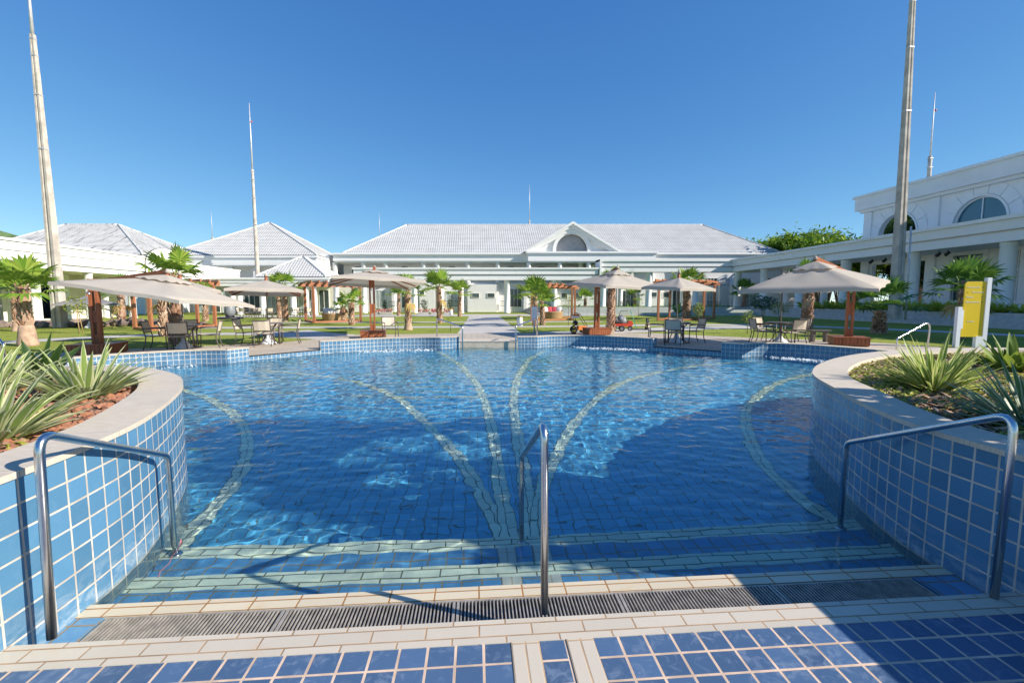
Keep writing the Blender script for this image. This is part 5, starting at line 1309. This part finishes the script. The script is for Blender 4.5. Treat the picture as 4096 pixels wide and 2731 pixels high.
def words(txt, x, z, size, par, mat, right=False, name='lettering'):
    c = bpy.data.curves.new('lettering', 'FONT'); c.body = txt; c.size = size; c.extrude = .002; c.align_x = 'RIGHT' if right else 'LEFT'; c.resolution_u = 2
    o = bpy.data.objects.new('tmp', c); COL.objects.link(o); dg = bpy.context.evaluated_depsgraph_get(); me = bpy.data.meshes.new_from_object(o.evaluated_get(dg)); bpy.data.objects.remove(o)
    me.materials.clear(); me.materials.append(mat); q = bpy.data.objects.new(name, me); COL.objects.link(q); q.parent = par; q.location = (x, -.0235, z); q.rotation_euler = (R(90), 0, 0); return q
for txt, x, z, s, r in (('Apartamentos', -.25, 1.90, .068, 0), ('Restaurante', .24, 1.745, .068, 1), ('Piscina', -.25, 1.59, .075, 0), ('Apartamentos', -.26, 1.43, .075, 0), ('Recepção', -.16, .82, .055, 0)):
    words(txt, x, z, s, pn, MT['letter'], r)
for x, z in ((.23, 1.915), (-.23, 1.76), (.23, 1.61), (.235, 1.445)):
    m = MB(); m.ext_y([(x-.02, z-.02), (x+.02, z), (x-.02, z+.02)] if x > 0 else [(x+.02, z-.02), (x-.02, z), (x+.02, z+.02)], -.024, -.0205); m.build('arrow', MT['arrow'], pn)

# ------------------------------------------------------------------ garden machines, cones, small things
MT['orange'] = plain('orange_paint', (.70, .20, .03), .35, var=.06); MT['red'] = plain('red_paint', (.62, .07, .035), .35, var=.08); MT['rubber'] = plain('black_rubber', (.02, .02, .022), .7); MT['white_p'] = plain('white_plastic', (.75, .75, .74), .4); MT['black_p'] = plain('black_plastic', (.03, .03, .035), .5); MT['cone_y'] = plain('yellow_cone', (.75, .52, .02), .5); MT['grey_p'] = plain('grey_plastic', (.20, .21, .23), .5); MT['green_p'] = plain('green_pole_paint', (.03, .36, .26), .4)
def wheel(t, x, y, z, r, w, rot=0, name='wheel'):
    m = MB(); M = Matrix.Translation((x, y, z)) @ Matrix.Rotation(rot, 4, 'Z') @ Matrix.Rotation(R(90), 4, 'X'); n = 18; b = len(m.v); prof = [(r*.62, -w/2), (r*.92, -w/2), (r, -w*.3), (r, w*.3), (r*.92, w/2), (r*.62, w/2)]
    for q, zz in prof:
        for j in range(n): a = 6.2832*j/n; m.v.append(tuple(M @ Vector((q*math.cos(a), q*math.sin(a), zz))))
    k = len(prof)
    for i in range(k):
        for j in range(n): m.face((b+i*n+j, b+i*n+(j+1) % n, b+((i+1) % k)*n+(j+1) % n, b+((i+1) % k)*n+j), None, True)
    o = m.build(name, MT['rubber'], t); h = MB(); b = len(h.v)
    for zz in (-w*.35, w*.35):
        for j in range(n): a = 6.2832*j/n; h.v.append(tuple(M @ Vector((r*.63*math.cos(a), r*.63*math.sin(a), zz))))
    h.face([b+j for j in range(n)][::-1]); h.face([b+n+j for j in range(n)])
    for j in range(n): h.face((b+j, b+(j+1) % n, b+n+(j+1) % n, b+n+j))
    h.build('hub', MT['grey_p'], o)
x, y = GZ(1327, 765); mw = thing('garden_machine', 'orange wheeled garden machine with slanted handle and white tank, left of the wooden box', 'machine', (x, y, 0), R(8))
wheel(mw, -.26, -.18, .17, .17, .09); wheel(mw, -.14, .20, .17, .17, .09); wheel(mw, .22, -.16, .11, .11, .07); wheel(mw, .26, .18, .11, .11, .07)
m = MB(); m.box(-.05, .42, -.2, .2, .16, .34, None, .05); m.build('deck', MT['orange'], mw); m = MB(); m.lathe([(.10, .36), (.12, .42), (.12, .52), (.05, .58)], (-.12, 0, 0), 14); m.build('engine', MT['black_p'], mw)
m = MB(); m.box(-.28, .06, -.13, .13, .70, .80, None, .02); m.build('tank', MT['white_p'], mw); m = MB(); m.box(-.27, .05, -.12, .12, .802, .88, None, .03); m.build('hood', MT['orange'], mw)
m = MB(); m.tube([(.40, -.17, .34), (.02, -.17, .90), (-.12, -.17, .93), (-.12, .17, .93), (.02, .17, .90), (.40, .17, .34)], .014, 8); m.tube([(-.26, -.12, .2), (-.25, -.12, .70)], .016, 6); m.tube([(-.2, .12, .2), (-.05, .12, .70)], .016, 6); m.tube([(-.3, -.1, .45), (-.16, .05, .56), (-.02, .1, .48), (-.2, -.08, .40)], .02, 6); m.build('handle', MT['black_p'], mw)
x, y = GZ(1424, 760); ct = thing('garden_cart', 'red four wheeled garden cart loaded with dark bags, by the palm trunk', 'cart', (x, y, 0), R(-6))
for px, py in ((-.36, -.2), (.44, -.22), (.04, -.26), (.10, .24)): wheel(ct, px, py, .14, .14 if px < .4 else .12, .08)
m = MB(); m.ext_y([(-.42, .26), (.50, .22), (.60, .34), (.52, .50), (.40, .52), (.34, .38), (-.42, .36)], -.22, .22); m.build('tray', MT['red'], ct); m = MB(); m.tube([(-.36, -.2, .14), (-.3, 0, .28), (.44, -.22, .14)], .02, 6); m.tube([(.04, -.26, .14), (.06, 0, .3), (.10, .24, .14)], .02, 6); m.build('chassis', MT['black_p'], ct)
m = MB(); m.tube([(-.02, .18, .4), (.0, .2, .82), (.06, .18, .98), (.40, .18, .98)], .016, 6); m.build('handle', MT['black_p'], ct)
for i, (px, pz, s) in enumerate(((-.28, .42, .20), (.06, .50, .24))):
    b = thing('bag', ['dark bag on the front of the red cart', 'bigger grey black bag in the middle of the red cart'][i], 'bag', (x+px, y, .36), R(-6)); m = MB(); n0 = []
    bm = bmesh.new(); bmesh.ops.create_icosphere(bm, subdivisions=3, radius=1)
    for v in bm.verts: k = 1+.28*noise.noise(v.co*1.6+Vector((i*5, 0, 0))); m.v.append((v.co.x*s*k*1.05, v.co.y*s*k*.85, max(0, (v.co.z*k+.72))*s*.95+.004))
    for f in bm.faces: m.face([v.index for v in f.verts], None, True)
    bm.free(); m.build('sack', [MT['black_p'], MT['grey_p']][i], b)
    m = MB(); m.tube([(-.03, 0, s*1.50), (0, 0, s*1.66), (.04, .02, s*1.8)], [.05, .025, .06], 8); m.build('tied_neck', [MT['black_p'], MT['grey_p']][i], b)
def cone(label, x, y, h=.50):
    t = thing('traffic_cone', label, 'cone', (x, y, .0), 0, 'black and yellow cones by the machines'); m = MB(); m.box(-.14, .14, -.14, .14, 0, .03); m.build('foot', MT['black_p'], t)
    z = [.03, .14, .22, .30, .38, .44, h]; 
    for i in range(6):
        f = lambda q: .105*(1-(q-.03)/(h*1.25)); m = MB(); m.lathe([(f(z[i]), z[i]), (f(z[i+1]), z[i+1])], n=16); m.build('band', MT['cone_y'] if i % 2 else MT['black_p'], t)
x, y = GZ(1318, 769); cone('black and yellow cone in front of the orange machine', x, y)
x, y = GZ(1412, 757); cone('black and yellow cone half hidden between palm trunk and red cart', x, y+.5, .62)
x, y = GZ(1485, 757); cone('black and yellow cone standing alone on the paving right of the broom', x, y)
x, y = GZ(1457, 757); br = thing('broom', 'broom with green pole leaning towards the red cart', 'broom', (x, y, 0), 0); m = MB(); m.tube([(.10, 0, .06), (-.22, .05, 1.02)], .016, 8); m.build('pole', MT['green_p'], br); m = MB(); m.box(-.08, .50, -.06, .06, 0, .05); m.build('head', MT['black_p'], br)
x, y = GZ(1402, 753); dm = thing('drum', 'dark plastic drum behind the wooden box right of the path', 'drum', (x, y, 0)); m = MB(); m.lathe([(.19, 0), (.2, .05), (.2, .2), (.205, .22), (.2, .24), (.2, .40), (.17, .45), (.12, .46)], n=20); m.build('barrel', MT['grey_p'], dm); m = MB(); m.lathe([(.13, .461), (.13, .49), (.1, .495)], n=16); m.build('lid', MT['black_p'], dm)
x, y = GZ(1417, 753); dm = thing('jug', 'grey plastic jug with pale cap between the drum and the palm trunk', 'jug', (x, y, 0)); m = MB(); m.lathe([(.10, 0), (.11, .03), (.11, .34), (.08, .42), (.035, .46)], n=16); m.build('body', plain('translucent_grey', (.42, .45, .46), .4), dm); m = MB(); m.lathe([(.04, .461), (.04, .50)], n=12); m.build('cap', MT['cone_y'], dm)
bn = thing('bench', 'low dark wooden bench beside the right parasol box', 'bench', (12.4, 15.6, 0), R(-4)); m = MB(); m.box(-.35, .35, -.16, .16, .40, .44); m.build('seat', MT['frame_met'], bn)
for sx in (-1, 1): m = MB(); m.beam((sx*.22, 0, .40), (sx*.25, 0, 0), .09, .18); m.build('leg', MT['frame_met'], bn)
def bollard(label, d, yy):
    x, y = GZ(d, yy); t = thing('bollard', label, 'bollard', (x, y, 0), 0, 'white bollards near the path'); m = MB(); m.lathe([(.17, 0), (.17, .52), (.15, .54)], n=20); m.build('drum', MT['white_p'], t); m = MB(); m.lathe([(.155, .541), (.17, .55), (.16, .60), (.02, .62)], n=20); m.build('cap', MT['cone_y'], t)
bollard('white cylindrical bollard with yellow top right of the straight path', 1194, 749); bollard('small far white bollard between the two palms left of the path', 1036, 724)
x, y = GZ(1227, 767); mt_ = thing('service_box', 'grey service box on a thin post by the right far handrail', 'box', (x, y, 0)); m = MB(); m.tube([(0, 0, 0), (0, 0, .95)], .03, 8); m.build('post', MT['mast'], mt_); m = MB(); m.box(-.12, .12, -.08, .08, .70, 1.22); m.build('cabinet', MT['white_p'], mt_)

# ------------------------------------------------------------------ shrubs, saplings, ferns, trees
def sapling(label, d, yy, h, r, mat, seed, z=0, n=150, s=.06, stakes=0, shy=0):
    x, y = GZ(d, yy, z); t = shrub('sapling', label, (x, y, z), r, h, n, s, mat, seed, .02, h*.72, 'young tree', 'saplings on the lawn', 1)
    for i in range(stakes): m = MB(); m.tube([(-.12+.3*i, .1, 0), (-.02+.12*i, 0, h*.75)], .018, 6); m.build('stake', MT['stake'], t)
MT['stake'] = plain('bamboo_stake', (.50, .34, .17), .7)
sapling('staked sapling with sparse bright leaves beside the left parasol mast', 182, 765, 1.75, .45, MT['leaf_y'], 51, n=210, s=.075, stakes=2)
sapling('thin staked sapling right of the left parasol mast', 258, 752, 1.7, .35, MT['leaf_y'], 52, n=90, s=.07, stakes=1)
sapling('sapling with pale leaves left of the rightmost cafe table', 1716, 766, 1.05, .28, MT['leaf_y'], 53, n=120, s=.06)
sapling('thin sapling on the lawn left of the rear table parasol', 1466, 727, 2.0, .4, MT['leaf_y'], 54, n=90, s=.07)
sapling('low sapling on the lawn between the two far handrails and palms', 1005+30, 760, .8, .14, MT['leaf_y'], 55, n=26, s=.05)
sapling('climbing sapling at the right post of the pergola right of the path', 1305, 748, 2.1, .32, MT['leaf_y'], 56, n=120, s=.06)
def bush(label, d, yy, h, r, mat, seed, z=0, n=300, s=.07, zc=None, group='shrubs before the buildings'):
    x, y = GZ(d, yy, z); shrub('shrub', label, (x, y, z), r, h, n, s, mat, seed, .02, zc, 'shrub', group)
bush('dark slim conifer shrub right of the left parasol, by the facade', 885, 718, 1.6, .32, MT['leaf_d'], 61, s=.08)
bush('pale bushy shrub by the facade above the pink flowers', 975, 718, 1.7, .5, MT['leaf'], 62, s=.09)
bush('dark slim conifer shrub between the palms left of the path', 1033, 720, 1.7, .34, MT['leaf_d'], 63, s=.08)
bush('thin pale shrub in front of the windowless facade by the path', 1113, 716, 1.6, .3, MT['leaf_y'], 64, n=160, s=.08)
bush('leafy shrub with yellowish leaves beside the thick palm', 1603, 737, 1.35, .42, MT['leaf_y'], 65, n=360, s=.075)
bush('blue green feathery shrub under the large right parasol', 1752, 733, 1.9, 1.0, MT['frond_b'], 66, n=700, s=.12, zc=1.3)
bush('pale shrub below the right arcade, left of the large parasol', 1790, 736, 1.4, .7, MT['leaf_y'], 67, n=320, s=.08, zc=.9)
def banana(label, d, yy, z, h, seed):
    x, y = GZ(d, yy, z); blades('banana_plant', label, (x, y, z), 9, h*.8, h, h*.20, MT['frond'], seed, .8, .6, .08, 'young banana plants on the terrace', 'plant')
banana('young banana plant at the left pergola post right of the path', 1322, 716, .27, 1.35, 71); banana('young banana plant above the red cart', 1449, 716, .27, 1.3, 72); banana('dark young banana plant behind the small table parasol', 1556, 720, .27, 1.4, 73); banana('young banana plant right of the pergola with the thick palm', 1643, 716, .27, 1.3, 74)
F0 = None; fx = [2.5, 4.1]
rg = random.Random(9); k = 0
for i in range(20):
    y = 19.5+i*1.02; lb = ['fern like plant at the base of the right building, number'][0]
    if F0 is None:
        F0 = blades('border_plant', 'glossy border plant along the right building, in a row of many alike', (29.5, y, .79), 54, .75, 1.25, .17, leaf_mat('border_plant_leaf', [(.34, .46, .06), (.58, .62, .12), (.46, .56, .09), (.24, .36, .04)], .35), 81, 1.15, .9, .15, 'border plants along the right building')
    else: copy_thing(F0, (29.45+rg.uniform(-.15, .2), y+rg.uniform(-.2, .2), .79), rg.uniform(0, 6), None, None, rg.uniform(.8, 1.15))
MT['flower'] = leaf_mat('mixed_flowers', [(.70, .05, .18), (.75, .25, .05), (.78, .70, .65), (.60, .03, .25), (.10, .2, .03), (.12, .25, .03)], .2, .6); MT['stone_pot'] = plain('stone_pot', (.45, .42, .38), .9)
for i, (d, w) in enumerate(((866, .9), (888, 1.3), (974, 1.3), (999, .8), (1030, 1.0))):
    x, y = DX(d, 49.5), 49.5-.077*DX(d, 49.5); t = thing('flower_box', ['low box of pink and orange flowers, first from the left along the far pavement', 'wide low box of red flowers below the dark conifer', 'wide low flower box below the pale bushy shrub', 'small flower box left of the full palm', 'flower box right of the full palm trunk'][i], 'flower box', (x, y, 0), 0, 'flower boxes on the far pavement')
    m = MB(); m.box(-w/2, w/2, -.2, .2, 0, .26); m.build('box', MT['stone_pot'], t); m = MB(); q = random.Random(i)
    for k in range(150):
        a, b, c = q.uniform(-w/2, w/2), q.uniform(-.22, .22), .26+q.uniform(0, .34); s = q.uniform(.04, .08); e = q.uniform(0, 6.3)
        m.quad((a-s*math.cos(e), b-s*math.sin(e), c), (a, b, c-s), (a+s*math.cos(e), b+s*math.sin(e), c), (a, b, c+s))
    m.build('flowers', MT['flower'], t)
m = MB(); rocks(m, 130, (-30, -16.5, 27.2, 30.5), [(-30, 27.2), (-22, 27.6), (-16.5, 29.2), (-17, 30.5), (-30, 30.5)], 0, .14, .42, None, 12); tag(m.build('boulder_pile', MT['rock2']), kind='stuff')

def tree(label, x, y, z, h, r, seed, mat, n=2600, s=.22, plume=True):
    rg = random.Random(seed); t = thing('tree', label, 'tree', (x, y, z), 0, 'leafy trees behind the right arcade'); m = MB(); c = MB(); k = 15 if plume else 9
    for i in range(k):
        a = i*2.4; f = math.sqrt((i+.5)/k); px, py = math.cos(a)*r*.55*f, math.sin(a)*r*.55*f; top = Vector((math.cos(a)*r*(.25+.7*f), math.sin(a)*r*(.25+.7*f), h*(1-.22*f)*rg.uniform(.88, 1.04)))
        pts = [Vector((px*.25, py*.25, -.1)), Vector((px*.6, py*.6, h*.45)), Vector((px*1.1, py*1.1, h*.8)), top]; P = smooth_path([tuple(p) for p in pts], 4); c.tube(P, [.09*(1-.7*j/(len(P)-1)) for j in range(len(P))], 5)
        dv = Vector((math.cos(a), math.sin(a), 0)); 
        for j in range(n//k):
            q = rg.random()**.6; b = Vector(P[min(len(P)-1, int((.35+.65*q)*(len(P)-1)))]); e = b+Vector((rg.gauss(0, 1), rg.gauss(0, 1), rg.gauss(0, .8)))*r*.19+dv*r*.12*q-Vector((0, 0, .1*r*q))
            az = rg.uniform(0, 6.3); el = rg.uniform(-1.1, .3); d = Vector((math.cos(az)*math.cos(el), math.sin(az)*math.cos(el), math.sin(el))); u = d.cross(Vector((rg.uniform(-1, 1), rg.uniform(-1, 1), 1.2))).normalized(); ss = s*rg.uniform(.6, 1.5)
            m.quad(e-d*ss, e+u*ss*.35, e+d*ss, e-u*ss*.35)
    m.build('crown', mat, t); c.build('trunk', MT['bark'], t)
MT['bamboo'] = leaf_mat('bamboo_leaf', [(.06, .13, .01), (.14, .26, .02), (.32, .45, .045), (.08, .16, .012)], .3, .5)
for i, (d, yt, Y, w, lb) in enumerate(((1728, 540, 74, 4.6, 'drooping bamboo like tree nearest the end of the main roof'), (1785, 535, 70, 4.0, 'rounded bright tree second from the main roof'), (1832, 519, 62, 4.4, 'tallest bright tree in the middle of the group above the right arcade'), (1882, 534, 57, 4.2, 'broad tree right of the tallest one above the right arcade'), (1928, 556, 52, 3.8, 'dark tree next to the corner of the right building'), (1958, 548, 47, 2.6, 'small dark tree partly hidden by the right building corner'))):
    tree(lb, DX(d, Y), Y-.077*DX(d, Y), .8, DZ(yt+12, Y)-.8, w, 200+i, MT['bamboo'], 9000, .31)
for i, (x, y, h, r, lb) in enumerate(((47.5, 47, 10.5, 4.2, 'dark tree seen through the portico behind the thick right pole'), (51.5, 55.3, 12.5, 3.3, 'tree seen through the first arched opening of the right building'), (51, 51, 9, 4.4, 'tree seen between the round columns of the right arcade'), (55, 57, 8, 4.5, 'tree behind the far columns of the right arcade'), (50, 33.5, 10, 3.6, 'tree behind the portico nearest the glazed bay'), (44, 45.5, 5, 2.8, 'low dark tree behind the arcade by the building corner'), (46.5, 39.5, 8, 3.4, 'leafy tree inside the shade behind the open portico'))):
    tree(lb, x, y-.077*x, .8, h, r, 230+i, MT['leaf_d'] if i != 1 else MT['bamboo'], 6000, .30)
for i, (d, yt, w) in enumerate(((424, 565, 9), (438, 574, 6), (446, 572, 4))): tree(['distant dark tree on the hill between the two left roofs', 'smaller distant tree right of it between the left roofs', 'smallest distant tree touching the pyramid roof edge'][i], DX(d, 190), 190-.077*DX(d, 190), 4, DZ(yt, 190)-4, w*.35, 260+i, MT['leaf_d'], 700, .6)

palm('tall palm standing out of frame on the deck right of the planter, shading the pool', 8.7, 1.45, 0, 5.5, 1.75, .42, .3, 22, 333, 0, 0, 'frond', 0)

x, y = GZ(529, 732); cs = thing('covered_stand', 'dark covered stand on a round black base at the patio edge', 'stand', (x, y, 0)); m = MB(); m.lathe([(.95, 0), (.95, .10), (.85, .14)], n=24); m.build('base', MT['black_p'], cs)
m = MB(); m.lathe([(.30, .141), (.42, .5), (.36, 1.0), (.20, 1.35), (.05, 1.5)], n=14); m.build('cover', MT['grey_p'], cs)
